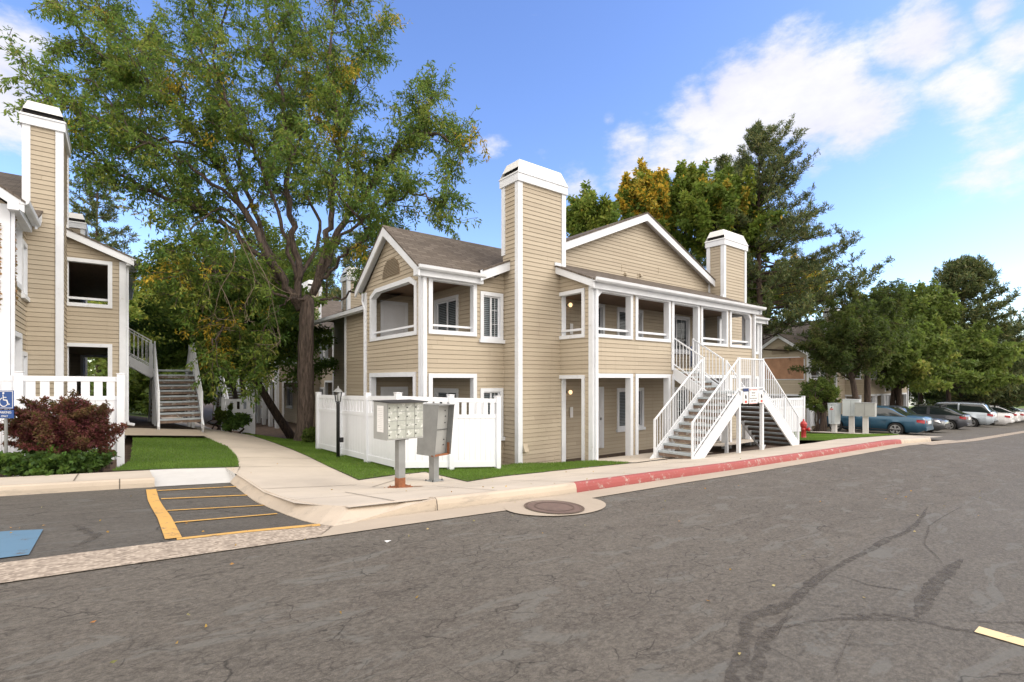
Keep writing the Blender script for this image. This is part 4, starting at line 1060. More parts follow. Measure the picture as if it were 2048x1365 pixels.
# ------------------------------------------------------------------ vinyl fences
def fence(label, pts, top, group='white vinyl patio fences', mat='vinyl', solid=False):
    x0, y0 = pts[0]; F = thing('vinyl_fence', label, 'fence', (x0, y0, T(x0, y0)), 0, group); O = Vector((x0, y0, T(x0, y0)))
    for k, (x, y) in enumerate(pts):
        z = T(x, y); tz = top[k]+.04; mb = MB(); h = .0635
        mb.box((x-h-O.x,y-h-O.y,z-.15-O.z),(x+h-O.x,y+h-O.y,tz-O.z))
        mb.add([(x-O.x+sx*.075,y-O.y+sy*.075,tz-O.z) for sx,sy in ((-1,-1),(1,-1),(1,1),(-1,1))] + [(x-O.x+sx*.075,y-O.y+sy*.075,tz+.012-O.z) for sx,sy in ((-1,-1),(1,-1),(1,1),(-1,1))] + [(x-O.x,y-O.y,tz+.022-O.z)],
               [(0,1,5,4),(1,2,6,5),(2,3,7,6),(3,0,4,7),(4,5,8),(5,6,8),(6,7,8),(7,4,8),(3,2,1,0)])
        obj('post', mb, M[mat], F)
    for k in range(len(pts)-1):
        a = Vector((*pts[k], 0)); b = Vector((*pts[k+1], 0)); d = (b-a); L_ = d.length; d.normalize()
        ta, tb = top[k], top[k+1]; ga, gb = T(*pts[k])+.06, T(*pts[k+1])+.06; mb = MB()
        def P(s, z): q = a+d*s; return Vector((q.x, q.y, z))-O
        tz = lambda s: ta+(tb-ta)*s/L_; gz = lambda s: ga+(gb-ga)*s/L_
        e = .05
        mb.beam(P(e,tz(e)-.07), P(L_-e,tz(L_-e)-.07), .045, .10); mb.beam(P(e,tz(e)-.46), P(L_-e,tz(L_-e)-.46), .045, .09); mb.beam(P(e,gz(e)+.08), P(L_-e,gz(L_-e)+.08), .045, .14)
        obj('rails', mb, M[mat], F)
        mb = MB(); nn = max(1, int((L_-.12)/.16)); w = (L_-.12)/nn
        for q in range(nn):
            s = .06+w*q; g = .012 if not solid else .004
            pa, pb = P(s+.003,0), P(s+w-.003,0); nrm = Vector((-d.y,d.x,0))*.011
            za0, zb0, za1, zb1 = gz(s)+.1-O.z, gz(s+w)+.1-O.z, tz(s)-.48-O.z, tz(s+w)-.48-O.z
            vs = []
            for n_ in (-nrm, nrm): vs += [pa+n_+Vector((0,0,za0+O.z-0))if False else Vector((pa.x+n_.x,pa.y+n_.y,za0)), Vector((pb.x+n_.x,pb.y+n_.y,zb0)), Vector((pb.x+n_.x,pb.y+n_.y,zb1)), Vector((pa.x+n_.x,pa.y+n_.y,za1))]
            mb.add(vs, [(0,1,2,3),(7,6,5,4),(0,4,5,1),(1,5,6,2),(2,6,7,3),(3,7,4,0)])
        o = obj('panel', mb, M[mat], F)
        mb = MB(); nn = max(1, int((L_-.12)/.19)); w = (L_-.12)/nn
        for q in range(nn):
            s = .06+w*q+(w-.135)/2
            mb.add([Vector((P(u,0).x+n_*-d.y*.011, P(u,0).y+n_*d.x*.011, z-O.z)) for n_ in (-1,1) for (u,z) in ((s,tz(s)-.44),(s+.135,tz(s+.1)-.44),(s+.135,tz(s+.1)-.10),(s,tz(s)-.10))], [(0,1,2,3),(7,6,5,4),(0,4,5,1),(1,5,6,2),(2,6,7,3),(3,7,4,0)])
        obj('pickets', mb, M[mat], F)
    return F
fence('white vinyl fence round the patio behind the two mailboxes', [(4.67,15.34),(4.70,13.45),(4.73,11.75),(4.77,10.15),(6.12,10.2),(7.53,10.27)], [1.88,1.90,1.93,1.97,1.90,1.84])
fence('white vinyl fence behind the dark red shrub', [(-4.5,13.27),(-3.0,13.27),(-1.49,13.27),(.03,13.27)], [2.42,2.41,2.40,2.38])
fence('white vinyl fence behind the red hydrant', [(21.6,10.35),(23.5,10.35),(25.45,10.35)], [1.52,1.50,1.48])
fence('low grey white fence in shade beside the far end of the walk', [(3.15,22.1),(4.2,22.1),(4.25,24.5)], [1.58,1.56,1.5])
fence('far white fence right of the small mailboxes behind the blue car', [(30.5,14.2),(33.0,14.2),(35.5,14.2),(38,14.2)], [1.1,1.08,1.04,1.0])
fence('farthest white fence behind the grey and silver cars', [(45,15.5),(49,15.5),(53,15.5),(57,15.5),(62,15.5)], [.75,.7,.62,.55,.45])

# ------------------------------------------------------------------ mailboxes
def base_plate(P, w, mat, r=0):
    mb = MB(); mb.box((-w,-w*.8,0),(w,w*.8,.012)); pl = obj('base_plate', mb, mat, P)
    for sx in (-1,1):
        for sy in (-1,1):
            mb = MB(); mb.lathe([(.012,.01),(.012,.035)], (sx*w*.8,sy*w*.6,0), 6); obj('bolt', mb, M['rust' if mat is M['rust'] else 'black'], pl)
m1 = thing('cluster_mailbox', 'grey sixteen door mailbox on a post with rusty foot, nearest on the pavement', 'mailbox', (3.62,7.62,T(3.62,7.62)+.004), R(5), 'cluster mailboxes')
base_plate(m1, .16, M['rust'])
mb = MB(); mb.box((-.06,-.06,.14),(.06,.06,.80)); pp = obj('post', mb, M['galv'], m1)
mb = MB(); mb.box((-.062,-.062,0),(.062,.062,.16)); obj('rusted_foot', mb, M['rust'], pp)
zb, zt = .80, 1.40
mb = MB(); mb.prism([(-.17,zb),(.27,zb+.0),(.27,zt),(-.21,zt),(-.21,zt-.02),(-.17,zt-.03)], 0, -.33, .33); body = obj('body', mb, M['boxgrey'], m1)
mb = MB(); mb.box((-.325,-.1705,zb+.015),(.325,-.1700+.0,zt-.03)); obj('door_frame', mb, M['galv'], m1)
mb = MB(); mb.prism([(-.29,zt-.012),(.27,zt+.004),(.27,zt+.018),(-.29,zt+.004)], 0, -.345, .345); obj('hood', mb, M['black'], m1)
mb = MB(); mb.box((-.10,-.1,zb-.02),(.10,.1,zb)); obj('mount_plate', mb, M['black'], m1)
for r in range(4):
    for c in range(4):
        w, h = .153, .134; x = -.318+c*.160+.002; z = zb+.022+r*.142
        mb = MB(); mb.box((x,-.180,z),(x+w,-.172,z+h)); dd = obj('mail_door', mb, M['boxdoor'], m1)
        mb = MB(); mb.lathe([(.010,-.190),(.010,-.180)], (x+.018,0,z+h*.45), 8, ax=1); obj('lock', mb, M['black'], dd)
mb = MB(); mb.box((-.334,-.06,zb+.12),(-.331,.15,zb+.54)); pn = obj('paper_list', mb, M['paper'], m1)
mb = MB()
for k in range(12): mb.box((-.3355,-.03,zb+.16+k*.03),(-.3345,.12 if k % 3 else .06,zb+.163+k*.03))
obj('printed_lines', mb, M['boxgrey'], pn)
patch('rust_stain', [[(3.62,7.55),(3.95,7.5),(4.05,7.62),(3.9,7.74),(3.62,7.74),(3.5,7.66)]], UP+.006, simple('rust stained concrete', (.38,.26,.17), .9, .15, 8), kind='structure')
m2 = thing('cluster_mailbox', 'tall grey open backed mailbox with a rusty bottom lip, right of the sixteen door one', 'mailbox', (4.69,8.42,T(4.69,8.42)+.004), R(15), 'cluster mailboxes')
base_plate(m2, .15, M['galv'])
mb = MB(); mb.box((-.065,-.065,0),(.065,.065,.52)); obj('post', mb, M['galv'], m2)
zb, zt = .50, 1.44
def shear_box(y0b, y1b, y0t, y1t, x, z0, z1):
    return [(sx*x, y, z) for sx in (-1,1) for (y, z) in ((y0b,z0),(y1b,z0),(y1t,z1),(y0t,z1))]
mb = MB(); vs = shear_box(-.17,.26,-.27,.20,.20,zb,zt); F8 = [(0,1,2,3),(7,6,5,4),(0,4,5,1),(1,5,6,2),(2,6,7,3)]
mb.add(vs, F8); obj('body', mb, M['galv'], m2)
mb = MB(); mb.add([(-.195,-.10,zb+.01),(.195,-.10,zb+.01),(.195,-.20,zt-.01),(-.195,-.20,zt-.01)],[(0,1,2,3)]); bk = obj('inner_panel', mb, M['boxgrey'], m2)
for k, (x, z) in enumerate(((.12,.68),(.12,.78),(.12,1.10),(.12,1.22),(.10,1.33))):
    mb = MB(); mb.lathe([(.011,-.012),(.011,0)], (x,-.10-.10*(z-zb)/(zt-zb)-.003,z), 8, ax=1); obj('bolt_hole', mb, M['black'], bk)
mb = MB(); mb.box((-.19,-.165,.97),(.19,-.16,.98)); obj('seam', mb, M['black'], bk)
mb = MB(); mb.box((-.205,-.19,zb-.012),(.205,-.14,zb+.02)); mb.box((.192,-.205,zb),(.206,-.15,zb+.22)); obj('rusty_lip', mb, M['rust'], m2)
mb = MB(); mb.add(shear_box(-.235,-.10,-.335,-.20,.0,zb,zt)[:4], [(0,1,2,3)]); mb.v = [(.205,y,z) for _,y,z in mb.v]; mb.add([(-.205,y,z) for _,y,z in mb.v[:4]], [(0,1,2,3)]); obj('side_flange', mb, M['galv'], m2)
mb = MB(); mb.box((-.21,-.345,zt-.003),(.21,.21,zt+.012)); obj('hood', mb, M['galv'], m2)
for (x, y, w, h, zb, rz, mt, lab, tp) in (
    (26.2,9.3,.20,.94,.40,R(-108),'palebox','pale mailbox with an orange warning sticker, left of the three by the far lawn',.06),
    (26.35,8.65,.32,.74,.78,R(-84),'palebox','blue grey mailbox raised highest in the middle of the three',.0),
    (26.0,8.0,.37,.58,.78,R(-84),'boxgrey','wide dull grey mailbox, right one of the three beside the blue car',.0)):
    q = thing('cluster_mailbox', lab, 'mailbox', (x,y,T(x,y)+.02), rz, 'cluster mailboxes')
    mb = MB(); mb.box((-.10,-.06,-.05),(.10,.06,zb)); obj('post', mb, M['concrete2'], q)
    mb = MB(); mb.add([(-w+tp,-.18,zb),(w-tp,-.18,zb),(w-tp,.18,zb),(-w+tp,.18,zb),(-w,-.18,zb+h),(w,-.18,zb+h),(w,.22,zb+h),(-w,.22,zb+h)], [(3,2,1,0),(4,5,6,7),(0,1,5,4),(1,2,6,5),(2,3,7,6),(3,0,4,7)]); obj('body', mb, M[mt], q)
    mb = MB(); mb.box((-w-.01,-.20,zb+h),(w+.01,.23,zb+h+.02)); obj('hood', mb, M[mt], q)
    mb = MB(); mb.box((-.003,-.184,zb+.03),(.003,-.179,zb+h-.03)); obj('door_seam', mb, M['black'], q)
    if tp:
        mb = MB(); mb.box((-.09,-.186,zb+h-.3),(.09,-.181,zb+h-.12)); st = obj('sticker', mb, M['signwhite'], q)
        mb = MB(); mb.box((-.08,-.189,zb+h-.29),(.08,-.186,zb+h-.22)); obj('red_band', mb, M['inkred'], st)
        mb = MB(); mb.add([(-.06,-.189,zb+h-.21),(.02,-.189,zb+h-.21),(.06,-.189,zb+h-.14),(.0,-.189,zb+h-.15)],[(0,1,2,3)]); obj('tow_symbol', mb, M['ink'], st)

# ------------------------------------------------------------------ hydrant, lamp post, signs
h = thing('fire_hydrant', 'red fire hydrant on the grass at the foot of the stairs', 'fire hydrant', (19.95,8.1,T(19.95,8.1)-.02), R(20))
mb = MB(); mb.lathe([(.13,0),(.13,.03),(.09,.05),(.085,.12),(.085,.42),(.10,.45),(.115,.47),(.115,.50),(.10,.52)], n=18); obj('barrel', mb, M['hydrant'], h, True)
mb = MB(); mb.lathe([(.12,.52),(.125,.54),(.11,.58),(.08,.63),(.04,.66),(.03,.67),(.03,.71),(.02,.73)], n=18); obj('bonnet', mb, M['hydrant'], h, True)
for a, r, ll in ((0,.055,.17),(math.pi,.055,.17),(-math.pi/2,.075,.19)):
    mb = MB(); d = Vector((math.cos(a),math.sin(a),0)); mb.tube([d*.06+Vector((0,0,.36)), d*(ll-.05)+Vector((0,0,.36)), d*(ll-.045)+Vector((0,0,.36)), d*ll+Vector((0,0,.36)), d*(ll+.02)+Vector((0,0,.36))], [r*.7,r*.7,r,r,.02], 12); obj('outlet_cap', mb, M['hydrant'], h, True)
mb = MB(); mb.tube([(.2,-.03,.36),(.22,-.03,.25),(.21,-.02,.12),(.16,0,.05)], .006, 5); obj('chain', mb, M['black'], h)

lp = thing('lamp_post', 'black garden lamp post with grey lantern in front of the fence', 'lamp post', (4.45,13.0,T(4.45,13.0)-.02))
mb = MB(); mb.lathe([(.045,0),(.045,1.40),(.055,1.42),(.03,1.46)], n=12); obj('post', mb, M['black'], lp, True)
mb = MB(); mb.box((.04,-.04,.42),(.13,.05,.54)); obj('outlet_box', mb, M['black'], lp)
mb = MB()
for a in range(6):
    t0 = a*math.pi/3; mb.beam((.06*math.cos(t0),.06*math.sin(t0),1.46),(.10*math.cos(t0),.10*math.sin(t0),1.72),.012,.012)
mb.lathe([(.065,1.45),(.065,1.475)], n=6); obj('lantern_frame', mb, M['black'], lp)
mb = MB(); mb.lathe([(.125,1.72),(.12,1.735),(.05,1.80),(.02,1.82),(.015,1.86),(.005,1.875)], n=6); obj('lantern_roof', mb, M['galv'], lp)
mb = MB(); mb.lathe([(.02,1.48),(.035,1.52),(.04,1.6),(.03,1.66),(.01,1.68)], n=10); obj('bulb', mb, M['boxgrey'], lp, True)

sg = thing('accessible_parking_sign', 'blue accessible parking sign on a metal post beside the red shrub', 'sign', (-1.52,12.05,T(-1.52,12.05)), R(-40))
mb = MB(); mb.box((-.022,.0,-.1),(.022,.02,1.42)); obj('post', mb, M['galv'], sg)
mb = MB(); mb.box((-.155,-.014,1.12),(.155,-.004,1.43)); pl = obj('symbol_plate', mb, M['signblue'], sg)
mb = MB(); fr0 = lambda u,z,o: (u,-.014-o,z); rring(mb, fr0, -.145,.145,1.13,1.42,.008,0,.002)
fc = lambda x, z: (x, z+1.275)
mb.lathe([(.017,-.018),(.017,-.014)], (-.02,0,1.385), 12, ax=1)
def thick(p, q, w, y=-.0165): mb.beam((p[0],y,p[1]),(q[0],y,q[1]),.004,w,up=(0,0,1)) if abs(p[0]-q[0])>1e-3 else mb.box((p[0]-w/2,y-.002,min(p[1],q[1])),(p[0]+w/2,y+.002,max(p[1],q[1])))
thick((-.022,1.36),(-.015,1.265),.018); thick((-.015,1.27),(.045,1.265),.018); thick((.04,1.268),(.068,1.19),.018); thick((-.02,1.315),(.035,1.312),.013); thick((.062,1.192),(.092,1.20),.014)
for k in range(9):
    a0 = R(110+k*25); a1 = R(110+(k+1)*25); thick((-.012+.075*math.cos(a0),1.235+.075*math.sin(a0)),(-.012+.075*math.cos(a1),1.235+.075*math.sin(a1)),.013)
obj('wheelchair_symbol', mb, M['signwhite'], pl)
mb = MB(); mb.box((-.155,-.014,.96),(.155,-.004,1.10)); p2 = obj('text_plate', mb, M['signblue'], sg)
text_mesh('word_parking', 'PARKING', .058, M['signwhite'], p2, (0,-.016,1.04)); text_mesh('word_only', 'ONLY', .045, M['signwhite'], p2, (0,-.016,.98))

# litter, leaves
mb = MB(); mb.add([(0,0,.006),(.05,.01,.012),(.045,.04,.006),(-.01,.035,.014)],[(0,1,2,3)]); mb.add([(0,0,.003),(.05,.01,.009),(.045,.04,.003),(-.01,.035,.011)],[(0,1,2,3)])
o = obj('paper_scrap', mb, M['litter']); o.location = (1.98,4.45,Hg(1.98,4.45)); tag(o, 'small white scrap of paper lying on the road', 'litter')

# ------------------------------------------------------------------ cars (local: length along +Y = nose, origin under the centre)
def car(name, label, x, y, rz, paint, Lc=4.6, Wc=1.78, Hc=1.43, wb=2.68, fo=.92, roof=(.30,.42,.66,.86), belt=.90, hood=.78, deck=.95, gc=.20, wr=.32, kind='sedan', tailw=.34, nrake=0):
    z = Hg(x, y)+.004; C = thing(name, label, 'car', (x,y,z), rz, 'cars parked in the lot')
    # longitudinal coordinate s: 0 nose .. Lc tail ; y = Lc/2 - s
    zs = [fo, fo+wb]; n = 96; hw = Wc/2
    def lerp(pts, s):
        for (a, b), (c, d) in zip(pts, pts[1:]):
            if s <= c: t = (s-a)/(c-a) if c > a else 0; t = t*t*(3-2*t)*.5+t*.5; return b+(d-b)*t
        return pts[-1][1]
    r0, r1, r2, r3 = [Lc*v for v in roof]      # windscreen base, roof front, roof rear, rear glass base
    top = [(0,hood-.24),(.06*Lc/4.6,hood-.12),(.35,hood-.03),(r0,belt+.06),(r3,belt+.07),(Lc-.12,deck),(Lc,deck-.12)]
    bot = [(0,gc+.14),(.25,gc),(Lc-.3,gc),(Lc,gc+.16)]
    wid = [(0,hw*.62),(.12,hw*.80),(.5,hw*.95),(1.1,hw),(Lc-1.0,hw),(Lc-.35,hw*.95),(Lc-.08,hw*.84),(Lc,hw*.76)]
    mb = MB(); ring_ = []
    def arch(s):
        q = 0
        for c in zs:
            rr = (wr+.055)**2-(s-c)**2
            if rr > 0: q = max(q, wr+math.sqrt(rr))
        return q
    ss = [Lc*k/n for k in range(n+1)]
    for s in ss:
        w = lerp(wid, s); zt = lerp(top, s); zl = lerp(bot, s); za = max(zl, arch(s)); y = Lc/2-s
        zm = za+(zt-za)*.45; bl = max(za+.01, zt-.06)
        half = [(w*.55, zl if za <= zl+.001 else zl), (w*.72, za), (w*.965, za), (w*1.0, min(zm, max(za, .55))), (w*.985, max(za+.005, min(.70, bl))), (w*.955, bl), (w*.86, zt), (w*.4, zt+.025), (0, zt+.035)]
        pts = [(-a, y, b) for a, b in half] + [(a, y, b) for a, b in half[-2::-1]]
        ring_.append(pts)
    q = len(ring_[0])
    for r in ring_: mb.v += r
    for k in range(n):
        for j in range(q-1): mb.f.append((k*q+j, k*q+j+1, (k+1)*q+j+1, (k+1)*q+j)); mb.m.append(0)
    mb.f.append(tuple(range(q))[::-1]); mb.f.append(tuple(n*q+j for j in range(q))); mb.m += [0,0]
    body = obj('body', mb, M[paint], C, True)
    mb = MB(); mb.box((-hw*.70,-Lc/2+.25,gc+.02),(hw*.70,Lc/2-.25,.62)); obj('underbody', mb, M['black'], C)
    # greenhouse
    gh = [(r0,belt+.02,hw*.86),(r1,Hc-.03,hw*.68),((r1*.6+r2*.4),Hc,hw*.68),(r2,Hc-.04,hw*.66),(r3,deck if kind=='sedan' else belt+.08,hw*.80)]
    mb = MB(); m2_ = 40; rows = []
    for k in range(m2_+1):
        s = r0+(r3-r0)*k/m2_; zt = lerp([(a,b) for a,b,c in gh], s); y = Lc/2-s
        f = max(0., min(1., (zt-belt)/(Hc-belt)))
        wb_ = hw*.90; wt = wb_-(wb_-hw*.70)*f
        rows.append([(-wb_,y,belt-.02),(-(wb_*.45+wt*.55),y,belt+(zt-belt)*.62),(-wt,y,zt-.035*f),(-wt*.82,y,zt),(0,y,zt+.02*f),(wt*.82,y,zt),(wt,y,zt-.035*f),((wb_*.45+wt*.55),y,belt+(zt-belt)*.62),(wb_,y,belt-.02)])
    q = 9
    for r in rows: mb.v += r
    for k in range(m2_):
        smid = r0+(r3-r0)*(k+.5)/m2_
        for j in range(q-1):
            roofp = j in (2,3,4,5) and r1-.02 <= smid <= r2+.02
            pill = j in (0,1,2,5,6,7) and any(abs(smid-c) < .055 for c in ((r1+r2)/2-.02,)) or (j in (2,5))
            mb.f.append((k*q+j, k*q+j+1, (k+1)*q+j+1, (k+1)*q+j)); mb.m.append(1 if (roofp or pill) else 0)
    mb.f.append(tuple(range(q))[::-1]); mb.f.append(tuple(m2_*q+j for j in range(q))); mb.m += [0,0]
    obj('windows_and_roof', mb, [M['carglass'], M[paint]], C, True)
    # wheels
    for s in zs:
        for sd in (-1, 1):
            yy = Lc/2-s; xx = sd*(hw-.10)
            mb = MB(); mb.lathe([(wr*.62,-.09),(wr*.93,-.10),(wr,-.07),(wr,.07),(wr*.93,.10),(wr*.62,.09)], (xx,yy,wr), 28, ax=0); wl = obj('wheel', mb, M['tyre'], C, False)
            mb = MB(); xo = xx+sd*.088
            for k in range(5):
                for off in (-.17,.17):
                    a = k*2*math.pi/5+off+.3; a2 = k*2*math.pi/5+off*.6+.3
                    mb.beam((xo,yy+math.cos(a2)*.04,wr+math.sin(a2)*.04),(xo+sd*.0,yy+math.cos(a)*wr*.62,wr+math.sin(a)*wr*.62),.035,.03,up=(1,0,0))
            mb.lathe([(.05,-.02*1),(.05,.012)], (xo,yy,wr), 12, ax=0)
            n_ = 28; vs = []
            for r_ in (wr*.60, wr*.70):
                for k in range(n_): a = 2*math.pi*k/n_; vs.append((xo+sd*.012,yy+r_*math.cos(a),wr+r_*math.sin(a)))
            mb.add(vs, [(k,(k+1)%n_,n_+(k+1)%n_,n_+k) for k in range(n_)])
            obj('rim', mb, M['alloy'], wl)
            mb = MB(); mb.lathe([(wr*.6,-.002),(wr*.6,.002)], (xx+sd*.05,yy,wr), 20, ax=0); obj('brake_disc', mb, M['black'], wl)
    # lamps
    for sd in (-1, 1):
        mb = MB(); zt = deck-.12
        xw = hw*.80
        mb.add([(sd*hw*.50,-Lc/2-.012,zt-.02),(sd*hw*.80,-Lc/2+.03,zt),(sd*hw*.965,-Lc/2+.30,zt+.02),(sd*hw*.965,-Lc/2+.30,zt-.10),(sd*hw*.86,-Lc/2+.03,zt-.16),(sd*hw*.50,-Lc/2-.012,zt-.14)]
               +[(sd*hw*.50,-Lc/2+.1,zt-.02),(sd*hw*.70,-Lc/2+.14,zt),(sd*hw*.9,-Lc/2+.32,zt+.0),(sd*hw*.9,-Lc/2+.32,zt-.10),(sd*hw*.7,-Lc/2+.14,zt-.16),(sd*hw*.50,-Lc/2+.1,zt-.14)],
               [(0,1,4,5),(1,2,3,4),(6,7,10,11),(7,8,9,10),(0,1,7,6),(1,2,8,7),(5,4,10,11),(4,3,9,10)]); obj('tail_light', mb, M['tail'], C)
        mb = MB(); zf = hood-.13; mb.add([(sd*hw*.50,Lc/2-.01,zf-.10),(sd*hw*.86,Lc/2-.14,zf-.08),(sd*hw*.95,Lc/2-.38,zf+.02),(sd*hw*.80,Lc/2-.26,zf+.06),(sd*hw*.52,Lc/2-.06,zf+.0)],[(0,1,2,3,4)]); obj('headlight', mb, M['lens'], C)
        # door seams, handles and mirror
        for s in (r0+.02, (r1+r2)/2+.0, min(r2+.12, zs[1]-wr-.1)):
            pass
        mb = MB(); sx = sd*hw*1.0
        for s, z0 in ((r0-.02,.34),((r1+r2)/2-.02,.34),(min(r2+.05, zs[1]-.20),.62)):
            mb.box((sx-.004,Lc/2-s-.004,z0),(sx+.0015*sd,Lc/2-s+.004,belt-.10))
        obj('door_seam', mb, M['black'], C)
        for s in ((r1+r2)/2-.20, min(r2+.05, zs[1]-.2)-.05):
            mb = MB(); mb.box((sx-.01,Lc/2-s-.09,belt-.17),(sx+.022*sd,Lc/2-s+.09,belt-.135)); obj('door_handle', mb, M[paint], C)
        mb = MB(); mb.box((sd*(hw-.08),Lc/2-r0-.42,belt+.02),(sd*(hw+.12),Lc/2-r0-.30,belt+.14)); obj('wing_mirror', mb, M[paint], C)
        mb = MB(); mb.box((sx-.01,-Lc/2+.9,gc+.06),(sx+.008*sd,Lc/2-1.0,gc+.11)); obj('sill_trim', mb, M['plastic'], C)
    mb = MB(); mb.box((-.26,-Lc/2-.02,deck-.32),(.26,-Lc/2+.04,deck-.18)); obj('number_plate', mb, M['signwhite'], C)
    mb = MB(); mb.box((-hw*.7,-Lc/2-.03,gc+.12),(hw*.7,-Lc/2+.1,gc+.26)); obj('rear_bumper', mb, M['plastic'] if kind=='suv' else M[paint], C)
    mb = MB(); mb.box((-hw*.5,Lc/2-.1,gc+.2),(hw*.5,Lc/2+.012,hood-.27)); obj('grille', mb, M['plastic'], C)
    if kind == 'suv':
        for sd in (-1, 1):
            mb = MB(); mb.beam((sd*hw*.62,Lc/2-r1-.2,Hc+.045),(sd*hw*.62,Lc/2-r2+.1,Hc+.045),.03,.03); mb.beam((sd*hw*.62,Lc/2-r1-.2,Hc-.02),(sd*hw*.62,Lc/2-r1-.2,Hc+.05),.03,.03); mb.beam((sd*hw*.62,Lc/2-r2+.1,Hc-.04),(sd*hw*.62,Lc/2-r2+.1,Hc+.05),.03,.03); obj('roof_rail', mb, M['plastic'], C)
    if kind == 'hatch':
        for s in (r1+.2, r2-.2):
            mb = MB(); mb.beam((-hw*.66,Lc/2-s,Hc+.06),(hw*.66,Lc/2-s,Hc+.06),.05,.03); mb.box((-hw*.66-.03,Lc/2-s-.05,Hc-.06),(-hw*.66+.03,Lc/2-s+.05,Hc+.07)); mb.box((hw*.66-.03,Lc/2-s-.05,Hc-.06),(hw*.66+.03,Lc/2-s+.05,Hc+.07)); obj('roof_bar', mb, M['black'], C)
    return C
car('parked_car', 'blue sedan parked nearest, behind the three small mailboxes', 31.4, 9.35, 0, 'cblue', Lc=4.75)
car('parked_car', 'dark sedan parked nose out between the blue and grey cars', 34.9, 9.3, R(180), 'cdark', Lc=4.6, hood=.84)
car('parked_car', 'graphite hatchback with black roof bars, left of the silver one', 41.1, 9.4, 0, 'cgrey', Lc=4.4, roof=(.27,.42,.76,.97), kind='hatch', deck=1.0, Hc=1.45)
car('parked_car', 'pale silver estate with dark side windows between grey and white cars', 48.0, 9.4, 0, 'csilver', Lc=4.75, Wc=1.88, Hc=1.72, belt=1.05, hood=.98, deck=1.12, roof=(.24,.36,.88,.97), kind='suv', gc=.27, wr=.36)
car('parked_car', 'white sedan just right of the silver estate', 52.5, 9.2, 0, 'cwhite', Lc=4.85)
car('parked_car', 'white sedan third from the right end of the parked row', 56.2, 9.2, 0, 'cwhite', Lc=4.6, kind='hatch', roof=(.27,.42,.76,.97), deck=1.02)
car('parked_car', 'white car second from the right end of the row', 60.0, 9.3, 0, 'cwhite', Lc=4.7)
car('parked_car', 'grey car cut off by the right edge of the photo', 64.0, 9.3, 0, 'csilver', Lc=4.7)
# distant long pale building beyond the lot
db = thing('long_building', 'long plain white building at the far right beyond the trees', 'building', (96, 34, Hg(96,34)), R(-3))
mb = MB(); mb.box((-24,-5,-2),(34,5,5.6)); obj('wall', mb, M['vinyl'], db)
mb = MB(); mb.prism([(-5.5,5.6),(5.5,5.6),(0,7.2)], 0, -24.6, 34.6); obj('roof', mb, M['shingle'], db, uvs=lambda co: (co.x, co.y))
for k in range(9): mb = MB(); mb.box((-20+k*5,-5.05,1.2),(-18.6+k*5,-5.0,2.8)); obj('window', mb, M['carglass'], db)

# ------------------------------------------------------------------ foliage
def leafmesh(name, P, A, ln, wd, C, mat, parent=None, flip=.5, kind=None):
    P = np.asarray(P, float); A = np.asarray(A, float); n = len(P)
    A /= np.linalg.norm(A, axis=1)[:, None]+1e-9
    Rn = rng.normal(size=(n,3)); B = np.cross(A, Rn); B /= np.linalg.norm(B, axis=1)[:, None]+1e-9
    ln = np.asarray(ln)*np.ones(n); wd = np.asarray(wd)*np.ones(n)
    Nn = np.cross(A, B)*(ln*.12)[:, None]
    v = np.empty((n,4,3)); v[:,0] = P; v[:,1] = P+A*(ln*.45)[:,None]+B*(wd*.5)[:,None]+Nn; v[:,2] = P+A*ln[:,None]; v[:,3] = P+A*(ln*.45)[:,None]-B*(wd*.5)[:,None]+Nn
    me = bpy.data.meshes.new(name); me.vertices.add(n*4); me.vertices.foreach_set('co', v.reshape(-1))
    me.loops.add(n*4); me.loops.foreach_set('vertex_index', np.arange(n*4, dtype=np.int32))
    me.polygons.add(n); me.polygons.foreach_set('loop_start', np.arange(0, n*4, 4, dtype=np.int32)); me.polygons.foreach_set('loop_total', np.full(n, 4, dtype=np.int32))
    at = me.color_attributes.new('Col', 'FLOAT_COLOR', 'POINT')
    cc = np.ones((n,4,4)); cc[:,:,:3] = np.asarray(C)[:,None,:]; at.data.foreach_set('color', cc.reshape(-1))
    me.materials.append(mat); me.update(); me.validate()
    o = bpy.data.objects.new(name, me); col.objects.link(o)
    if parent is not None: o.parent = parent
    if kind: o['kind'] = kind
    return o
def cols(n, pal, w, clump=None, jit=.16):
    pal = np.asarray(pal, float); idx = rng.choice(len(pal), size=n, p=np.asarray(w)/sum(w))
    if clump is not None: idx = clump
    return np.clip(pal[idx]*(1+rng.normal(size=(n,1))*jit)*(1+rng.normal(size=(n,3))*.05), .003, .9)
def at(px, py, d):
    a = R(52.1); c, s = math.cos(a), math.sin(a); r = (px-1024)/1010*d
    return np.array([c*d+s*r, s*d-c*r, 2.3+(760-py)*d/1010])
def unit(v): return v/(np.linalg.norm(v)+1e-9)
def smooth_path(pts, k=5):
    pts = np.asarray(pts, float); out = []
    for i in range(len(pts)-1):
        p0 = pts[max(i-1,0)]; p1 = pts[i]; p2 = pts[i+1]; p3 = pts[min(i+2,len(pts)-1)]
        for t in np.linspace(0, 1, k, endpoint=False):
            out.append(.5*((2*p1)+(-p0+p2)*t+(2*p0-5*p1+4*p2-p3)*t*t+(-p0+3*p1-3*p2+p3)*t**3))
    out.append(pts[-1]); return np.array(out)
def wander(p, d, length, n, wob, lift=0.):
    pts = [np.array(p)]; d = unit(np.array(d))
    for k in range(n):
        d = unit(d+rng.normal(size=3)*wob+np.array([0,0,lift])); pts.append(pts[-1]+d*length/n)
    return np.array(pts)

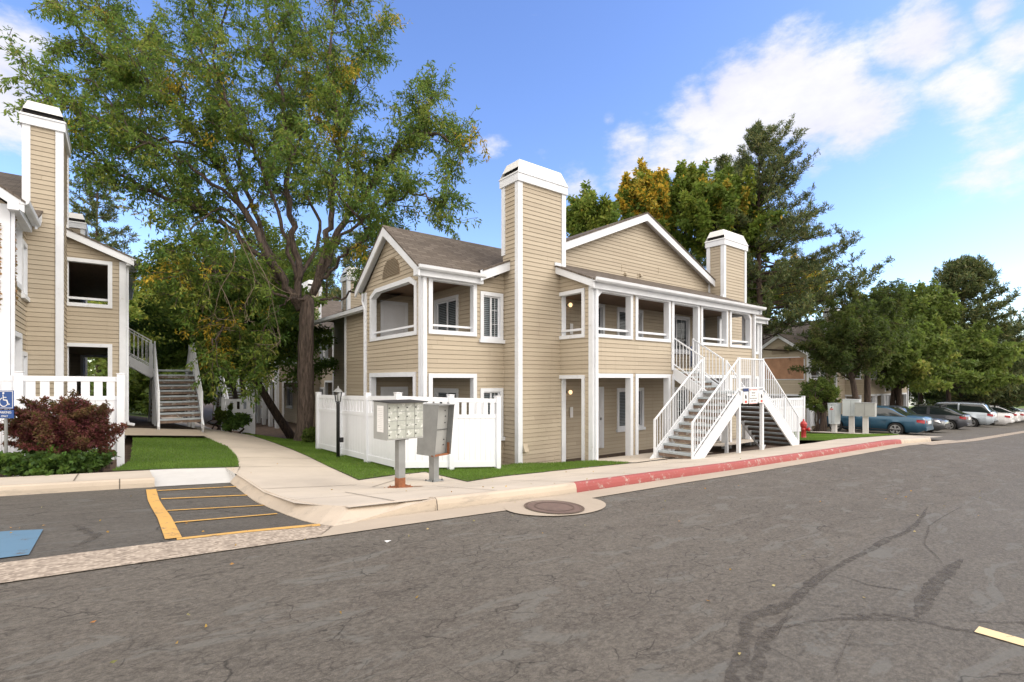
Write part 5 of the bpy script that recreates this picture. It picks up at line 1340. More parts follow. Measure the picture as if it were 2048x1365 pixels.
GREEN = [(.095,.17,.035),(.14,.22,.04),(.18,.25,.05),(.075,.14,.035),(.26,.29,.055)]
def locust(name, label, trunk, limbs, rad, pal, palw, nb=9, leaf=(.13,.045), blen=(1.4,3.0), group=None, yellow=None, lmin=.28, bark='bark', fr=26, cat='tree'):
    """trunk, limbs: lists of world points; limbs start on the trunk"""
    O = np.array(trunk[0]); t = thing(name, label, cat, tuple(O), 0, group)
    mb = MB(); tp = smooth_path(trunk, 5); 
    # root flare and a slightly uneven trunk
    rr = np.linspace(rad[0], rad[1], len(tp)); rr = rr*(1+.05*np.sin(np.arange(len(tp))*1.7)); rr[0] *= 1.35; rr[1] *= 1.12; rr[-1] *= .4; rr[-2] *= .85
    mb.tube([p-O for p in tp], list(rr), 14)
    P = []; A = []; CI = []
    for li, (lp, r0) in enumerate(limbs):
        r0 *= .74; lp = smooth_path(lp, 6); lp[1:-1] += rng.normal(size=(len(lp)-2,3))*.05
        n = len(lp); lr = np.linspace(r0, .025, n); mb.tube([p-O for p in lp], list(lr), 8)
        seg = np.linalg.norm(np.diff(lp, axis=0), axis=1); Lt = seg.sum(); cum = np.r_[0, np.cumsum(seg)]/Lt
        m = max(3, int(nb*Lt/5))
        for q in range(m):
            f = lmin+(1-lmin)*(q+rng.random())/m; i = min(np.searchsorted(cum, f), n-1); p = lp[i]; ld = unit(lp[i]-lp[max(i-1,0)])
            rd = rng.normal(size=3); rd -= ld*np.dot(rd, ld); rd = unit(rd)
            bd = unit(ld*.75+rd*.95+np.array([0,0,.12])); bl = rng.uniform(*blen)*(1.1-.45*f)
            if q == m-1: bd = ld; p = lp[-1]
            bp = wander(p, bd, bl, 6, .16, .02); mb.tube([x-O for x in bp], list(np.linspace(max(.012, lr[i]*.45), .008, 7)), 5, cap=False)
            yc = rng.random() < (yellow or 0)*(.4+1.2*f)
            ns = 6
            for s in range(ns):
                k = 1+int(5*(s+rng.random())/ns); sp = bp[min(k,6)]
                rd = rng.normal(size=3); sd = unit(unit(bp[min(k,6)]-bp[k-1])*.6+unit(rd)*.9); sl = rng.uniform(.5,1.05)
                tw = wander(sp, sd, sl, 4, .2, -.03); mb.tube([x-O for x in tw], .007, 3, cap=False)
                c0 = rng.choice(len(pal), p=np.asarray(palw)/sum(palw)); 
                if yc: c0 = len(pal)-1
                # fronds along the twig, each frond a row of leaflets, drooping
                nf = fr//3
                for g in range(nf):
                    u = (g+rng.random())/nf*4; i0 = min(int(u), 3); fp = tw[i0]+(tw[i0+1]-tw[i0])*(u-i0)
                    fd = unit(rng.normal(size=3)*.8+np.array([0,0,-.55])+sd*.4); fl = rng.uniform(.16,.30)
                    P.append(fp+fd*fl*((np.arange(4)+.4)/4)[:,None]+rng.normal(size=(4,3))*.025); A.append(fd+rng.normal(size=(4,3))*.55+np.array([0,0,-.25])); CI.append(np.where(rng.random(4) < .7, c0, rng.integers(0, len(pal)-1, 4)))
    obj('trunk', mb, M[bark], t, True)
    P = np.concatenate(P)-O; A = np.concatenate(A); n = len(P)
    C = cols(n, pal, palw, clump=np.concatenate(CI))
    leafmesh('crown', P, A, leaf[0]*rng.uniform(.6,1.3,n), leaf[1]*rng.uniform(.7,1.3,n), C, M['leaf'], t)
    return t
PAL_L = GREEN+[(.52,.36,.04)]
D0 = 18.4
def lim(pts, d0, d1):
    n = len(pts); return [at(px, py, d0+(d1-d0)*k/(n-1)) for k, (px, py) in enumerate(pts)]
trunk = [np.array([5.35,19.3,T(5.35,19.3)-.1]), at(612,800,D0), at(611,720,D0), at(613,650,D0), at(616,590,D0)]
limbs = [
 (lim([(600,620),(560,545),(500,440),(430,330),(370,240),(270,160),(190,100),(130,20)], 18.4, 15.5), .20),
 (lim([(600,610),(590,500),(578,400),(575,300),(565,200),(545,90),(520,-60)], 18.4, 19), .19),
 (lim([(545,520),(500,400),(470,300),(440,190),(400,80),(380,-60)], 18.4, 20), .12),
 (lim([(625,590),(655,470),(665,380),(680,300),(668,200),(660,90),(690,-60)], 18.4, 17), .17),
 (lim([(625,590),(690,440),(750,360),(800,290),(860,265),(910,290),(930,305)], 18.4, 17.5), .17),
 (lim([(680,460),(700,380),(690,290),(700,190),(725,120),(760,60)], 18.3, 20), .10),
 (lim([(740,370),(790,310),(850,260),(860,205),(870,190)], 18.0, 19.5), .09),
 (lim([(660,500),(720,440),(790,400),(840,390),(890,410)], 18.4, 16.5), .08),
 (lim([(570,560),(470,470),(400,420),(320,390),(240,350),(190,310),(160,270)], 18.4, 14.5), .14),
 (lim([(480,410),(390,340),(300,290),(200,240),(120,205),(75,185)], 17.5, 14), .09),
 (lim([(430,330),(340,210),(280,100),(210,30),(160,-40)], 17, 18.5), .09),
 (lim([(590,560),(560,440),(520,330),(470,230),(430,120),(470,-20)], 18.4, 15), .10),
 (lim([(640,560),(700,500),(740,470),(700,420),(640,330)], 18.4, 14.8), .08),
 (lim([(575,330),(620,230),(630,130),(600,30)], 18.6, 20.5), .07),
 (lim([(610,600),(560,590),(500,560),(430,540),(370,540)], 18.2, 15.5), .07),
 (lim([(640,600),(690,590),(740,560),(740,500)], 18.4, 20.5), .06),
 (lim([(600,560),(640,460),(600,360),(560,270),(580,150)], 18.4, 22), .10),
 (lim([(560,520),(440,430),(350,330),(280,240),(330,120)], 18.4, 21), .09),
 (lim([(500,440),(430,420),(380,470),(350,500)], 18.0, 15.5), .05),
 (lim([(560,590),(505,600),(455,640),(425,690)], 18.2, 16.2), .05),
 (lim([(560,570),(500,540),(440,560),(395,610)], 18.2, 16.5), .05),
 (lim([(590,590),(550,620),(520,670),(505,720)], 18.3, 17.0), .045),
 (lim([(400,290),(330,280),(260,250),(200,180),(150,150)], 16.8, 17.5), .06),
]
locust('locust_tree', 'tall spreading locust with a forked brown trunk standing by the walk', trunk, limbs, (.31,.24), PAL_L, [3,4,4,2,3,.3], nb=11.5, yellow=.035, fr=44, leaf=(.155,.05), blen=(1.0,2.1))
# hanging bare twigs under the left of the big crown
_lt = [o for o in bpy.data.objects if o.name == 'locust_tree'][0]; _o = np.array(_lt.location)
mb = MB()
for pts, d in (([(470,430),(500,500),(535,560),(548,620),(560,680),(540,690),(510,688)],15.8), ([(450,440),(470,520),(440,580),(425,640),(400,660)],15.6), ([(455,470),(430,540),(455,600),(470,650),(445,655)],15.7),
               ([(440,500),(410,560),(395,610),(370,640)],15.6), ([(480,480),(510,560),(490,610),(500,640)],15.9), ([(430,470),(405,530),(420,590),(400,620)],15.4), ([(500,500),(520,545),(560,580),(600,590)],16.2)):
    pp = smooth_path([at(x, y, d+.25*math.sin(k*2.1)) for k, (x, y) in enumerate(pts)], 4)
    mb.tube([p-_o for p in pp], list(np.linspace(.014, .006, len(pp))), 4)
    for q in range(7):
        i = rng.integers(3, len(pp)-1); b_ = wander(pp[i], rng.normal(size=3)+np.array([0,0,-.5]), rng.uniform(.25,.7), 4, .4, -.1); mb.tube([p-_o for p in b_], .006, 3)
obj('dead_twigs', mb, simple('bare pale twigs', (.17, .13, .095), .9, .2, 5, 0), _lt)
def broad(name, label, base, cen, rad, n, pal, palw, leaf=(.22,.12), nclump=60, trunk_r=.2, group=None, lean=None, bark='barkd', droop=.3, cr=.34, flat=.7, cat='tree', trunks=1, yclump=None, shell=.55):
    base = np.array(base, float); cen = np.array(cen, float); rad = np.array(rad, float)
    t = thing(name, label, cat, tuple(base), 0, group); mb = MB()
    cl = []
    for k in range(nclump):
        d = unit(rng.normal(size=3)); 
        if d[2] < -.55: d[2] *= -.5
        d = unit(d)
        cl.append(cen+d*rad*(shell+(1.0-shell)*rng.random())*rng.uniform(.75,1.08))
    cl = np.array(cl)
    for q in range(trunks):
        off = np.array([rng.normal()*.35, rng.normal()*.35, 0])*(1 if trunk_r > .05 else .4)*(q > 0)
        tp = [base+off, base+(cen-base)*.35+off*1.5+rng.normal(size=3)*.12, cen-np.array([0,0,rad[2]*.35])+off*2, cen+off*(2 if trunk_r > .05 else .3)]
        if lean is not None and q == 0: tp[1] = np.array(lean, float)
        tp = smooth_path(tp, 5); mb.tube([p-base for p in tp], list(np.linspace(trunk_r, trunk_r*.35, len(tp))), 9)
    tt = tp
    for k in range(nclump):
        s = tt[rng.integers(len(tt)//2, len(tt))]; mid = (s+cl[k])/2+rng.normal(size=3)*.25+np.array([0,0,.2])
        mid = mid if trunk_r > .05 else (s+cl[k])/2; bp = smooth_path([s, mid, s+(cl[k]-s)*(1 if trunk_r > .05 else .8)], 4); mb.tube([p-base for p in bp], list(np.linspace(trunk_r*.22, min(.012, trunk_r*.08), len(bp))), 4, cap=False)
    obj('trunk', mb, M[bark], t, True)
    ci = rng.integers(0, nclump, n); sz = cr*rad.mean()*rng.uniform(.6,1.25,nclump)
    g = rng.normal(size=(n,3)); g /= np.linalg.norm(g, axis=1)[:,None]; g *= (rng.random(n)**(1/2.2))[:,None]
    od = cl-tt[len(tt)//2]; od /= np.linalg.norm(od, axis=1)[:,None]; od += rng.normal(size=od.shape)*.35; od /= np.linalg.norm(od, axis=1)[:,None]
    t_ = rng.uniform(-1.5, 1.25, n)                                   # each clump is a spray drawn out along its branch
    thin = (1-.62*np.clip((t_+.4)/1.65, 0, 1))
    P = cl[ci]+od[ci]*(t_*sz[ci])[:,None]+g*(sz[ci]*.62*thin)[:,None]*np.array([1,1,flat])
    P[:,2] -= .10*sz[ci]*np.clip(t_, 0, 2)**2*droop*2
    A = g*.6+rng.normal(size=(n,3))*.7+np.array([0,0,-droop])
    pc = rng.choice(len(pal), size=nclump, p=np.asarray(palw)/sum(palw))
    if yclump is not None:
        for k in range(nclump):
            if yclump(cl[k]): pc[k] = len(pal)-1-int(rng.random() < .25)
            elif pc[k] == len(pal)-1: pc[k] = 0
    CI = np.where(rng.random(n) < .72, pc[ci], rng.choice(len(pal), size=n, p=np.asarray(palw)/sum(palw)))
    leafmesh('crown', P-base, A, leaf[0]*rng.uniform(.6,1.3,n), leaf[1]*rng.uniform(.6,1.3,n), cols(n, pal, palw, clump=CI), M['leaf'], t)
    return t
def pine(name, label, base, H, prof, ns, pal, needle=(.30,.045), whorl=.55, per=5, group=None, tufts=8, up=.35, tr=.25, z0=.2, side=None, cat='pine tree'):
    """prof(f) -> branch length at height fraction f"""
    base = np.array(base, float); t = thing(name, label, cat, tuple(base), 0, group); mb = MB()
    tp = [np.array([0,0,0.]), np.array([.1,.05,H*.35]), np.array([-.05,.1,H*.7]), np.array([0,0,H])]; tp = smooth_path(tp, 6)
    mb.tube(tp, list(np.linspace(tr, .03, len(tp))), 9)
    P = []; A = []; z = z0*H
    while z < H*.985:
        f = z/H; bl0 = prof(f)
        for k in range(per):
            a = rng.random()*6.283; bl = bl0*rng.uniform(.62,1.12)
            if side is not None: bl *= 1+side[1]*math.cos(a-side[0])
            i = min(int(f*(len(tp)-1)), len(tp)-2); p = tp[i]+(tp[i+1]-tp[i])*(f*(len(tp)-1)-i)
            d = np.array([math.cos(a), math.sin(a), rng.uniform(-.12,.15)+(.5*f if f > .7 else 0)])
            bp = [p]; d = unit(d); m = 7
            for q in range(m):
                d = unit(d+np.array([0,0,up*.12*(q/m)*2])+rng.normal(size=3)*.06); bp.append(bp[-1]+d*bl/m)
            bp = np.array(bp); mb.tube(list(bp), list(np.linspace(.02+.03*bl/4, .006, m+1)), 4, cap=False)
            # side twigs bearing tufts
            nt = max(4, int(bl*3.6))
            for s in range(nt):
                u = (.22+.78*(s+rng.random())/nt)*m; i0 = min(int(u), m-1); q = bp[i0]+(bp[i0+1]-bp[i0])*(u-i0)
                sd = unit(unit(bp[i0+1]-bp[i0])*.7+unit(rng.normal(size=3)*np.array([1,1,.3]))*.75+np.array([0,0,.55*up])); tl = rng.uniform(.2,.6)*min(1,.5+bl/4)
                for g in range(3):
                    c = q+sd*tl*(g+1)/3
                    P.append(c+rng.normal(size=(tufts,3))*.05); A.append(sd*.45+np.array([0,0,.35*up])+rng.normal(size=(tufts,3))*.6)
        z += whorl*rng.uniform(.75,1.2)
    obj('trunk', mb, M['barkd'], t, True)
    P = np.concatenate(P); A = np.concatenate(A); n = len(P); leafmesh('crown', P, A, needle[0]*rng.uniform(.6,1.2,n), needle[1], cols(n, pal, [1]*len(pal), jit=.2), M['needle'], t)
    return t
PN = [(.085,.115,.05),(.115,.145,.055),(.07,.10,.045),(.19,.185,.07)]
YG = [(.22,.26,.05),(.17,.22,.04),(.31,.33,.06),(.14,.19,.035),(.42,.40,.07)]
DG = [(.09,.13,.03),(.115,.16,.035),(.16,.19,.04),(.07,.105,.028)]
AUT = [(.13,.19,.035),(.17,.235,.04),(.10,.155,.03),(.23,.27,.045),(.52,.38,.06),(.66,.42,.05)]
BGT = 'trees behind the buildings'
def gz(x, y): return T(x, y)-.1
# dark leaning tree between the walk and the big trunk
b = np.array([6.05,23.6,gz(6.05,23.6)])
broad('leaning_tree', 'dark green tree with a slanting trunk, left of the big locust trunk', b, at(492,665,21.5), (4.0,3.3,3.2), 52000, GREEN[:4]+[(.26,.30,.05)], [3,3,2,2,1], leaf=(.16,.10), nclump=80, trunk_r=.2, lean=at(535,800,21.5), cr=.30)
broad('small_tree', 'small dark tree with curved stems beside the far staircase', np.array([4.6,26.5,gz(4.6,26.5)]), at(450,680,25), (2.2,2.2,2.0), 15000, DG+[(.09,.11,.02)], [3,3,2,2,1], leaf=(.17,.10), nclump=36, trunk_r=.16, trunks=2)
# wall of trees beyond the walk
for (px, py, d, rx, rz_, pal, lab) in (
    (290,690,36,4.5,4.4,YG,'yellow green tree behind the left staircase'), (370,640,43,5,5.2,YG,'yellow green tree farther back above the left staircase'),
    (430,720,38,4,3.4,DG+[(.08,.1,.02)],'dark bushy tree beyond the end of the walk'), (240,660,48,5,5.4,YG,'pale green tree half hidden by the left building'), (330,780,31,3.0,2.0,DG+[(.08,.1,.02)],'dark low bushy tree under the left staircase landing'),
    (510,700,45,5,5,DG+[(.08,.1,.02)],'dark tree behind the far building at the end of the walk'), (560,560,52,6,5.5,DG+[(.08,.1,.02)],'dark tree seen under the big locust crown')):
    c = at(px, py, d); b = np.array([c[0], c[1], Hg(c[0], c[1])-.1]); c[2] = max(c[2], b[2]+rz_*.75)
    broad('leafy_tree', lab, b, c, (rx,rx,rz_), int(15000*(rx/4.5)), pal, [3,3,3,2,1][:len(pal)], leaf=(.32,.20), nclump=60, trunk_r=.2, group=BGT, cr=.34)
b = at(195,740,44); b[2] = Hg(b[0], b[1])
pine('pine_tree', 'tall pine behind the chimney of the left building', b, at(195,345,44)[2]-b[2], lambda f: 4.6*(1-f)**.6+.5, 0, PN, needle=(.42,.075), whorl=.75, per=5, group='pine trees', tufts=7)
for px, topy, d, w, lab in ((715,470,44,3.8,'dark conifer rising left of the pavilion roof'),(655,500,52,4.2,'dark conifer behind the far chimney, seen past the big trunk')):
    b = at(px,760,d); b[2] = Hg(b[0], b[1]); pine('pine_tree', lab, b, at(px,topy,d)[2]-b[2], lambda f, w=w: w*(1-f)**.7+.4, 0, PN, needle=(.45,.09), whorl=.7, per=5, group='pine trees', tufts=6)
# behind the main building
def bt(px, py, d, rx, rz_, n, pal, w, lab, name='leafy_tree', leaf=(.30,.17), ncl=70, yc=None, cr=.30, **kw):
    c = at(px, py, d); b = np.array([c[0], c[1], Hg(c[0], c[1])-.1]); return broad(name, lab, b, c, (rx,rx,rz_), n, pal, w, leaf=leaf, nclump=ncl, trunk_r=.22, group=BGT, cr=cr, yclump=yc, **kw)
bt(1185,455,36,2.2,2.4,15000,AUT,[4,4,2,3,.4,.05],'green tree just right of the tall chimney', cr=.36)
c1 = at(1292,395,38)
bt(1290,440,38,2.3,4.6,22000,AUT,[3,3,2,3,1,.3],'slim tree turned orange at the top, above the gable', ncl=100, yc=lambda p: p[2] > c1[2]-.6*rng.random()-1.6 and rng.random() < .72, cr=.19)
bt(1370,420,39,2.6,3.6,18000,AUT,[3,4,2,4,.8,.3],'green and orange tree behind the right slope of the gable', ncl=80, yc=lambda p: rng.random() < .07, cr=.2)
bt(1440,450,36,3.6,3.4,26000,AUT,[3,4,2,4,.3,.2],'broad green tree behind the smaller chimney', ncl=90, yc=lambda p: rng.random() < .06, cr=.22)
bt(1475,600,38,3.0,2.6,14000,DG+[(.08,.1,.02)],[3,3,3,2,1],'dark green tree low behind the smaller chimney', cr=.34)
for px, topy, d, w, lab in ((1445,315,52,2.6,'slim dark conifer, left of the group behind the orange tree'),(1400,345,55,2.6,'shorter slim conifer peeping over the green tree'),(1478,322,54,2.4,'slim conifer directly left of the big pine')):
    b = at(px,760,d); b[2] = Hg(b[0], b[1]); pine('pine_tree', lab, b, at(px,topy,d)[2]-b[2], lambda f, w=w: w*(1-f)**.8+.4, 0, PN, needle=(.45,.08), whorl=.7, per=5, group='pine trees', tufts=7, z0=.5)
b = at(1520,760,35); b[2] = Hg(b[0], b[1])
rt = math.atan2(-.614, .789)
pine('pine_tree', 'tallest pine, right of the smaller chimney with long limbs to the right', b, at(1545,262,35)[2]-b[2], lambda f: (5.2 if f < .42 else 5.2*((1-f)/.58)**.85)+.5, 0, PN, needle=(.32,.055), whorl=.46, per=6, group='pine trees', tufts=10, tr=.30, z0=.26, side=(rt,.30), up=.75)
bt(1600,590,46,3.0,3.6,9000,AUT,[3,3,2,3,1.5,1.2],'sparse tree with orange leaves in front of the tallest pine', ncl=60, cr=.22, yc=lambda p: rng.random() < .3)
# right hand trees
YM = [(.155,.205,.05),(.125,.17,.042),(.20,.245,.055),(.10,.145,.038),(.29,.30,.07)]
def bt2(px, py, d, rx, ry, rz_, n, lab, pal=YM, w=(3,4,2,3,.6), leaf=(.26,.15), ncl=90, tr=.22, name='spreading_tree', **kw):
    c = at(px, py, d); b = np.array([c[0], c[1], Hg(c[0], c[1])-.1]); return broad(name, lab, b, c, (rx,ry,rz_), n, pal, list(w), leaf=leaf, nclump=ncl, trunk_r=tr, group='spreading trees along the lot', cr=.24, **kw)
bt2(1700,700,29,2.4,2.4,2.6,26000,'dark bushy evergreen behind the hydrant and mailboxes', pal=[(.05,.075,.025),(.065,.09,.028),(.09,.11,.03),(.04,.058,.022),(.10,.09,.04)], w=(3,3,3,2,2), leaf=(.20,.07), flat=.55)
bt2(1735,640,31,2.4,2.4,2.4,22000,'dark evergreen with wispy top above the blue car', pal=[(.05,.075,.025),(.065,.09,.028),(.09,.11,.03),(.04,.058,.022),(.10,.09,.04)], w=(3,3,3,2,2), leaf=(.20,.07), flat=.6)
bt2(1790,728,35,4.0,3.6,3.2,36000,'mid green spreading tree over the grey hatchback', trunks=3)
bt2(1895,735,42,4.4,4.2,3.6,32000,'mid green tree between the spreading tree and the right pine', leaf=(.30,.18))
bt2(1840,640,46,3.2,3.2,3.2,16000,'thin olive tree behind the spreading tree', leaf=(.30,.16))
b = at(1928,780,47); b[2] = Hg(b[0], b[1])
pine('pine_tree', 'broad dark pine at the right edge above the white cars', b, at(1930,528,47)[2]-b[2], lambda f: 8.0*(1-f)**.8+.4, 0, PN, needle=(.42,.08), whorl=.40, per=9, up=.6, group='pine trees', tufts=8, tr=.45, z0=.10)
bt2(2080,740,60,6,5,3.4,16000,'olive tree at the right edge beside the long white building', leaf=(.38,.22))
bt2(1632,790,30,.8,.8,1.0,4000,'rounded dark bush left of the mailboxes behind the fence', pal=DG+[(.08,.1,.02)], leaf=(.16,.09), name='hedge_bush')
bt2(1645,800,27.5,.9,.9,1.3,12000,'upright green hedge bush beside the white fence', pal=DG+[(.08,.1,.02)], leaf=(.10,.06), name='hedge_bush', ncl=50)
# distant tree belt (reads as one mass)
P = []; 
for k in range(420):
    a = rng.uniform(-1.2, 1.25); px = 1024+1010*math.tan(a*.78); d = rng.uniform(95,125); c = at(px, 760, d) if abs(px) < 6000 else at(0,760,d)
    P.append((c[0], c[1], Hg(c[0], c[1])+rng.uniform(.5,5.2)))
P = np.array(P); n = 60000; ci = rng.integers(0, len(P), n); g = rng.normal(size=(n,3)); g /= np.linalg.norm(g, axis=1)[:,None]; g *= rng.random(n)[:,None]**.4
PP = P[ci]+g*np.array([3.6,3.6,2.6]); o = leafmesh('tree_belt', PP, rng.normal(size=(n,3)), 1.0, .7, cols(n, DG, [3,3,2,2]), M['leaf'], kind='stuff')
# shrubs
def shrub(name, label, cen, rad, n, pal, w, leaf, ncl=60, cat='shrub', stems='barkd', cr=.30, flat=.8, group=None):
    cen = np.array(cen, float); b = np.array([cen[0], cen[1], T(cen[0], cen[1])-.03])
    return broad(name, label, b, cen, rad, n, pal, w, leaf=leaf, nclump=ncl, trunk_r=.04, cr=cr, flat=flat, cat=cat, trunks=3, group=group, droop=.1, shell=.35)
RD = [(.17,.04,.05),(.12,.032,.04),(.22,.065,.075),(.09,.035,.03),(.15,.08,.045)]
shrub('red_shrub', 'dark red barberry shrub in front of the white fence', (-.80,12.30,1.33), (.86,.56,.64), 56000, RD, [4,4,2,2,1], (.055,.026), 130, cr=.26, flat=.5)
IV = [(.08,.15,.03),(.06,.11,.025),(.14,.24,.04),(.04,.08,.02)]
shrub('green_shrub', 'leafy green ivy mound under the red shrub', (-.95,12.02,.78), (.75,.34,.24), 9000, IV, [3,3,2,2], (.08,.06), 70, cr=.42)
shrub('green_shrub', 'green creeper at the foot of the left sign post', (-2.0,12.15,.82), (.6,.35,.25), 5000, IV, [3,3,2,2], (.07,.055), 40)
shrub('green_shrub', 'small creeper against the end post of the left fence', (-.25,13.0,.75), (.3,.14,.2), 1300, IV, [3,3,2,2], (.06,.045), 20)
shrub('garden_plant', 'leafy plant by the low grey fence', at(475,850,18.5)+np.array([0,0,.1]), (.5,.5,.4), 3500, IV, [3,3,1,2], (.12,.07), 26)
shrub('garden_plant', 'dark climbing bush at the left end of the low grey fence', at(450,835,19.5), (.35,.3,.6), 3500, DG, [3,3,1,2], (.10,.06), 26)
shrub('garden_plant', 'low dark plants behind the base of the big trunk', at(650,885,17.5)+np.array([0,.6,.1]), (.6,.6,.45), 4000, DG, [3,3,1,2], (.10,.06), 26)
# dry vine on the left building
o_ = np.array(b2.location); Pv = []
for k in range(1100):
    u = rng.random(); z = 3.6+u*1.9; 
    if rng.random() < .6: Pv.append((-1.835+.045+rng.random()*.04, 14.86+abs(rng.normal())*.13*(1.2-u)+.08, z+.3))
    else: Pv.append((-1.9-abs(rng.normal())*.10, 14.57-.05-rng.random()*.04, z))
vn = leafmesh('dry_vine', np.array(Pv), rng.normal(size=(len(Pv),3))+np.array([0,0,-.8]), .055, .045, cols(len(Pv), [(.36,.17,.07),(.25,.12,.06),(.42,.24,.12)], [2,2,1]), M['leaf'])
tag(vn, 'dry orange brown vine climbing the corner of the left building', 'vine')
# grass blades on the lawns near the camera
def in_poly(poly, pts):
    x, y = pts[:,0], pts[:,1]; r = np.zeros(len(pts), bool); n = len(poly)
    for i in range(n):
        x1, y1 = poly[i]; x2, y2 = poly[(i+1) % n]
        c = ((y1 > y) != (y2 > y)) & (x < (x2-x1)*(y-y1)/((y2-y1) if y2 != y1 else 1e-9)+x1); r ^= c
    return r
GP = []
for poly in gr:
    xs = [p[0] for p in poly]; ys = [p[1] for p in poly]; ar = (max(xs)-min(xs))*(max(ys)-min(ys))
    pts = np.c_[rng.uniform(min(xs), max(xs), int(ar*2600)), rng.uniform(min(ys), max(ys), int(ar*2600))]; GP.append(pts[in_poly(poly, pts)])
GP = np.concatenate(GP); GP = GP[rng.random(len(GP)) < .8] if len(GP) > 150000 else GP
Pz = np.array([(x, y, T(x, y)+.008) for x, y in GP]); n = len(Pz)
A = rng.normal(size=(n,3))*.45+np.array([0,0,1.])
cl_ = (np.sin(Pz[:,0]*1.9+np.sin(Pz[:,1]*2.3))+np.sin(Pz[:,1]*3.1+Pz[:,0]))*.25+rng.random(n)*.8
pi_ = np.clip((cl_*2.2).astype(int), 0, 3)
leafmesh('grass_blades', Pz, A, .05*rng.uniform(.6,1.3,n), .008, cols(n, [(.12,.21,.035),(.15,.26,.045),(.20,.31,.06),(.29,.33,.10)], [1]*4, clump=pi_), M['leaf'], kind='stuff')
# fallen leaves
lf = np.c_[rng.uniform(-1,12,150), rng.uniform(1,13,150)]
Pz = np.array([(x, y, (T(x, y)+.025 if y > 5.5 and not (x < 1.6 and y < 10.1) else Hg(x, y)+.015)) for x, y in lf]); n = len(Pz)
leafmesh('fallen_leaves', Pz, rng.normal(size=(n,3))*np.array([1,1,.05]), .035, .02, cols(n, [(.5,.28,.08),(.42,.2,.06),(.5,.4,.2)], [1]*3), M['leaf'], kind='stuff')
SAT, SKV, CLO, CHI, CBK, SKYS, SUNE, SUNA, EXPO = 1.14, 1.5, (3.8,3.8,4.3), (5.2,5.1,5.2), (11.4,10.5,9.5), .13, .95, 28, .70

# ------------------------------------------------------------------ sky, sun, camera
def pdir(px, py):
    a = R(52.1); c, s = math.cos(a), math.sin(a); r = (px-1024)/1010; u = (760-py)/1010
    return Vector((c+s*r, s-c*r, u)).normalized()
SUN = Vector((.55, -.62, .62)).normalized()
w = bpy.data.worlds.new('World'); scene.world = w; w.use_nodes = True; nt = w.node_tree
for n in list(nt.nodes): nt.nodes.remove(n)
sky = N(nt, 'ShaderNodeTexSky', sky_type='NISHITA', sun_disc=False)
sky.sun_elevation = math.asin(SUN.z); sky.sun_rotation = math.atan2(SUN.x, SUN.y)
sky.air_density = 1.0; sky.dust_density = .6; sky.ozone_density = 2.2
hs = N(nt, 'ShaderNodeHueSaturation'); hs.inputs['Saturation'].default_value = SAT; hs.inputs['Value'].default_value = SKV; hs.inputs['Hue'].default_value = .514
L(nt, sky.outputs[0], hs.inputs['Color'])
tc = N(nt, 'ShaderNodeTexCoord'); V = tc.outputs['Generated']
nz = N(nt, 'ShaderNodeTexNoise'); nz.inputs['Scale'].default_value = 4.2; nz.inputs['Detail'].default_value = 8; nz.inputs['Roughness'].default_value = .64
mp = N(nt, 'ShaderNodeMapping'); mp.inputs['Scale'].default_value = (1, 1, 2.0); L(nt, V, mp.inputs[0]); L(nt, mp.outputs[0], nz.inputs['Vector'])
acc = None
blobs = [(1400,215,6,.8),(1470,190,7,1.0),(1550,185,8,1.0),(1640,215,8,1.0),(1720,240,7,.9),(1850,75,5,.95),(1800,95,4,.8),(1900,65,4,.7),(1770,160,5,.55),(1900,175,5,.5),(1960,190,4,.6),
         (1160,350,7,.6),(1250,330,7,.7),(1340,320,7,.65),(1440,300,8,.65),(1540,270,7,.6),(1640,350,4,.5),(1990,10,3.5,.8),(2045,80,4,.7),(2000,345,8,.55),(1900,345,6,.4),
         (-30,150,9,1.0),(50,130,6,.85),(110,150,4,.5),(1215,230,2,.6),(985,285,3.5,.5),(1090,310,3,.45),(300,60,7,.3),(1760,370,3,.45),(2300,200,10,.5),(-500,200,20,.8)]
back = []
for bl in blobs+back:
    if len(bl) == 4: px, py, sz, am = bl; dv = pdir(px, py)
    else: dv = Vector(bl[:3]).normalized(); sz, am = bl[3:]
    d = N(nt, 'ShaderNodeVectorMath', operation='DISTANCE'); L(nt, V, d.inputs[0]); d.inputs[1].default_value = dv
    q = N(nt, 'ShaderNodeMapRange', interpolation_type='SMOOTHSTEP'); L(nt, d.outputs['Value'], q.inputs[0])
    q.inputs[1].default_value = 0; q.inputs[2].default_value = math.radians(sz)*1.0; q.inputs[3].default_value = am; q.inputs[4].default_value = 0
    if acc is None: acc = q.outputs[0]
    else:
        m = N(nt, 'ShaderNodeMath', operation='MAXIMUM'); L(nt, acc, m.inputs[0]); L(nt, q.outputs[0], m.inputs[1]); acc = m.outputs[0]
def MA(op, a, b):
    m = N(nt, 'ShaderNodeMath', operation=op)
    for i, v in ((0, a), (1, b)):
        if isinstance(v, (int, float)): m.inputs[i].default_value = v
        else: L(nt, v, m.inputs[i])
    return m.outputs[0]
dens = MA('ADD', acc, MA('MULTIPLY', MA('SUBTRACT', nz.outputs['Fac'], .5), 2.3))
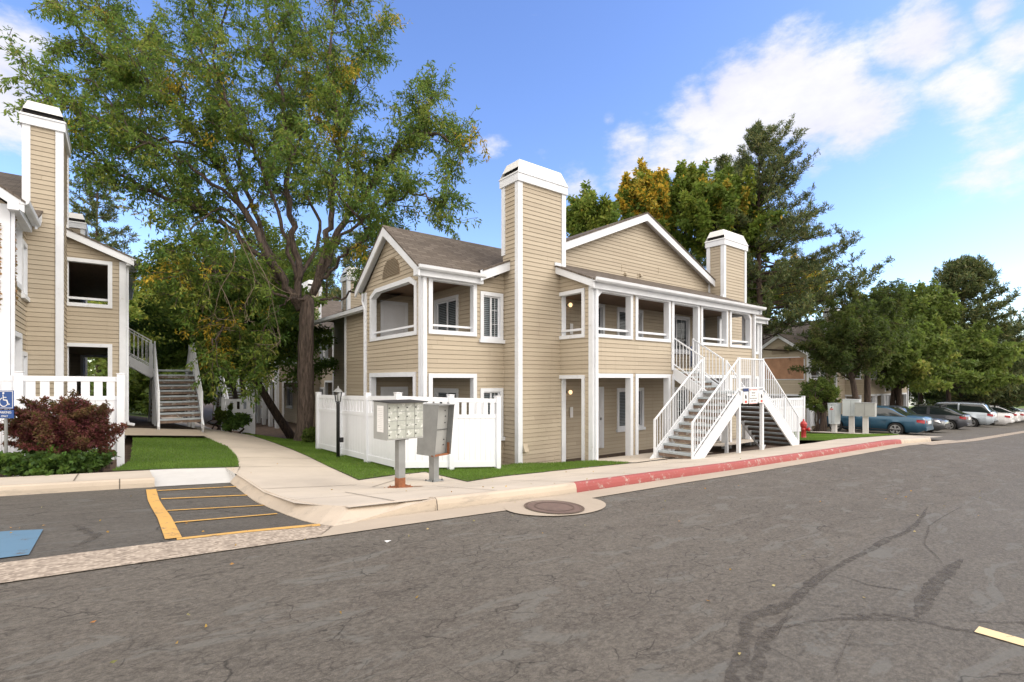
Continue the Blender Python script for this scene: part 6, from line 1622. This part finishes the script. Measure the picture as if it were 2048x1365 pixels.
mk_ = N(nt, 'ShaderNodeMapRange', interpolation_type='SMOOTHSTEP'); L(nt, dens, mk_.inputs[0]); mk_.inputs[1].default_value = .36; mk_.inputs[2].default_value = .92
dens2 = MA('MULTIPLY', mk_.outputs[0], .93)
# everywhere else: unseen cloud cover added overhead and behind as fill light
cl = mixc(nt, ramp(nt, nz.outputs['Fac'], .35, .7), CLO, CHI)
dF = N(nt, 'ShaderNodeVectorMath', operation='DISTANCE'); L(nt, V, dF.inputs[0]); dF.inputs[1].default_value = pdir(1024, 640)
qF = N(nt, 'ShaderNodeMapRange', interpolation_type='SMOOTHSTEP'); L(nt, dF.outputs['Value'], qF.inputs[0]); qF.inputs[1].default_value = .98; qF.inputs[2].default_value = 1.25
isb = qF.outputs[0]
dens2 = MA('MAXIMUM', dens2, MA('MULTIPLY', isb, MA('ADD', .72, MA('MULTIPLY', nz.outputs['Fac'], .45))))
cl = mixc(nt, isb, cl, CBK)     # added cloud dome out of view, made bright and warm to fill the light
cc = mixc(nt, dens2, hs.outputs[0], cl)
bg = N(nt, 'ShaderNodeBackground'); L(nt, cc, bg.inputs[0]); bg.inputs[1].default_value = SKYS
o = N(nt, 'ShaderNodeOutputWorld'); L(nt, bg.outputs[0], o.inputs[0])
ld = bpy.data.lights.new('sun', 'SUN'); ld.energy = SUNE; ld.angle = R(SUNA); ld.color = (1, .94, .85)
lo = bpy.data.objects.new('sun', ld); col.objects.link(lo); lo.rotation_euler = SUN.to_track_quat('Z', 'Y').to_euler()
cd = bpy.data.cameras.new('camera'); cam = bpy.data.objects.new('camera', cd); col.objects.link(cam)
cd.sensor_width = 36; cd.lens = 36*1010/2048; cd.shift_y = (760-682.5)/2048; cd.clip_end = 2000; cd.clip_start = .05
cam.location = (0, 0, 2.3); cam.rotation_euler = (R(90), 0, -R(90-52.1))
scene.camera = cam
scene.view_settings.view_transform = 'Standard'; scene.view_settings.look = 'None'
scene.view_settings.exposure = EXPO; scene.view_settings.gamma = 1
scene.cycles.max_bounces = 4; scene.cycles.diffuse_bounces = 3; scene.cycles.transparent_max_bounces = 8
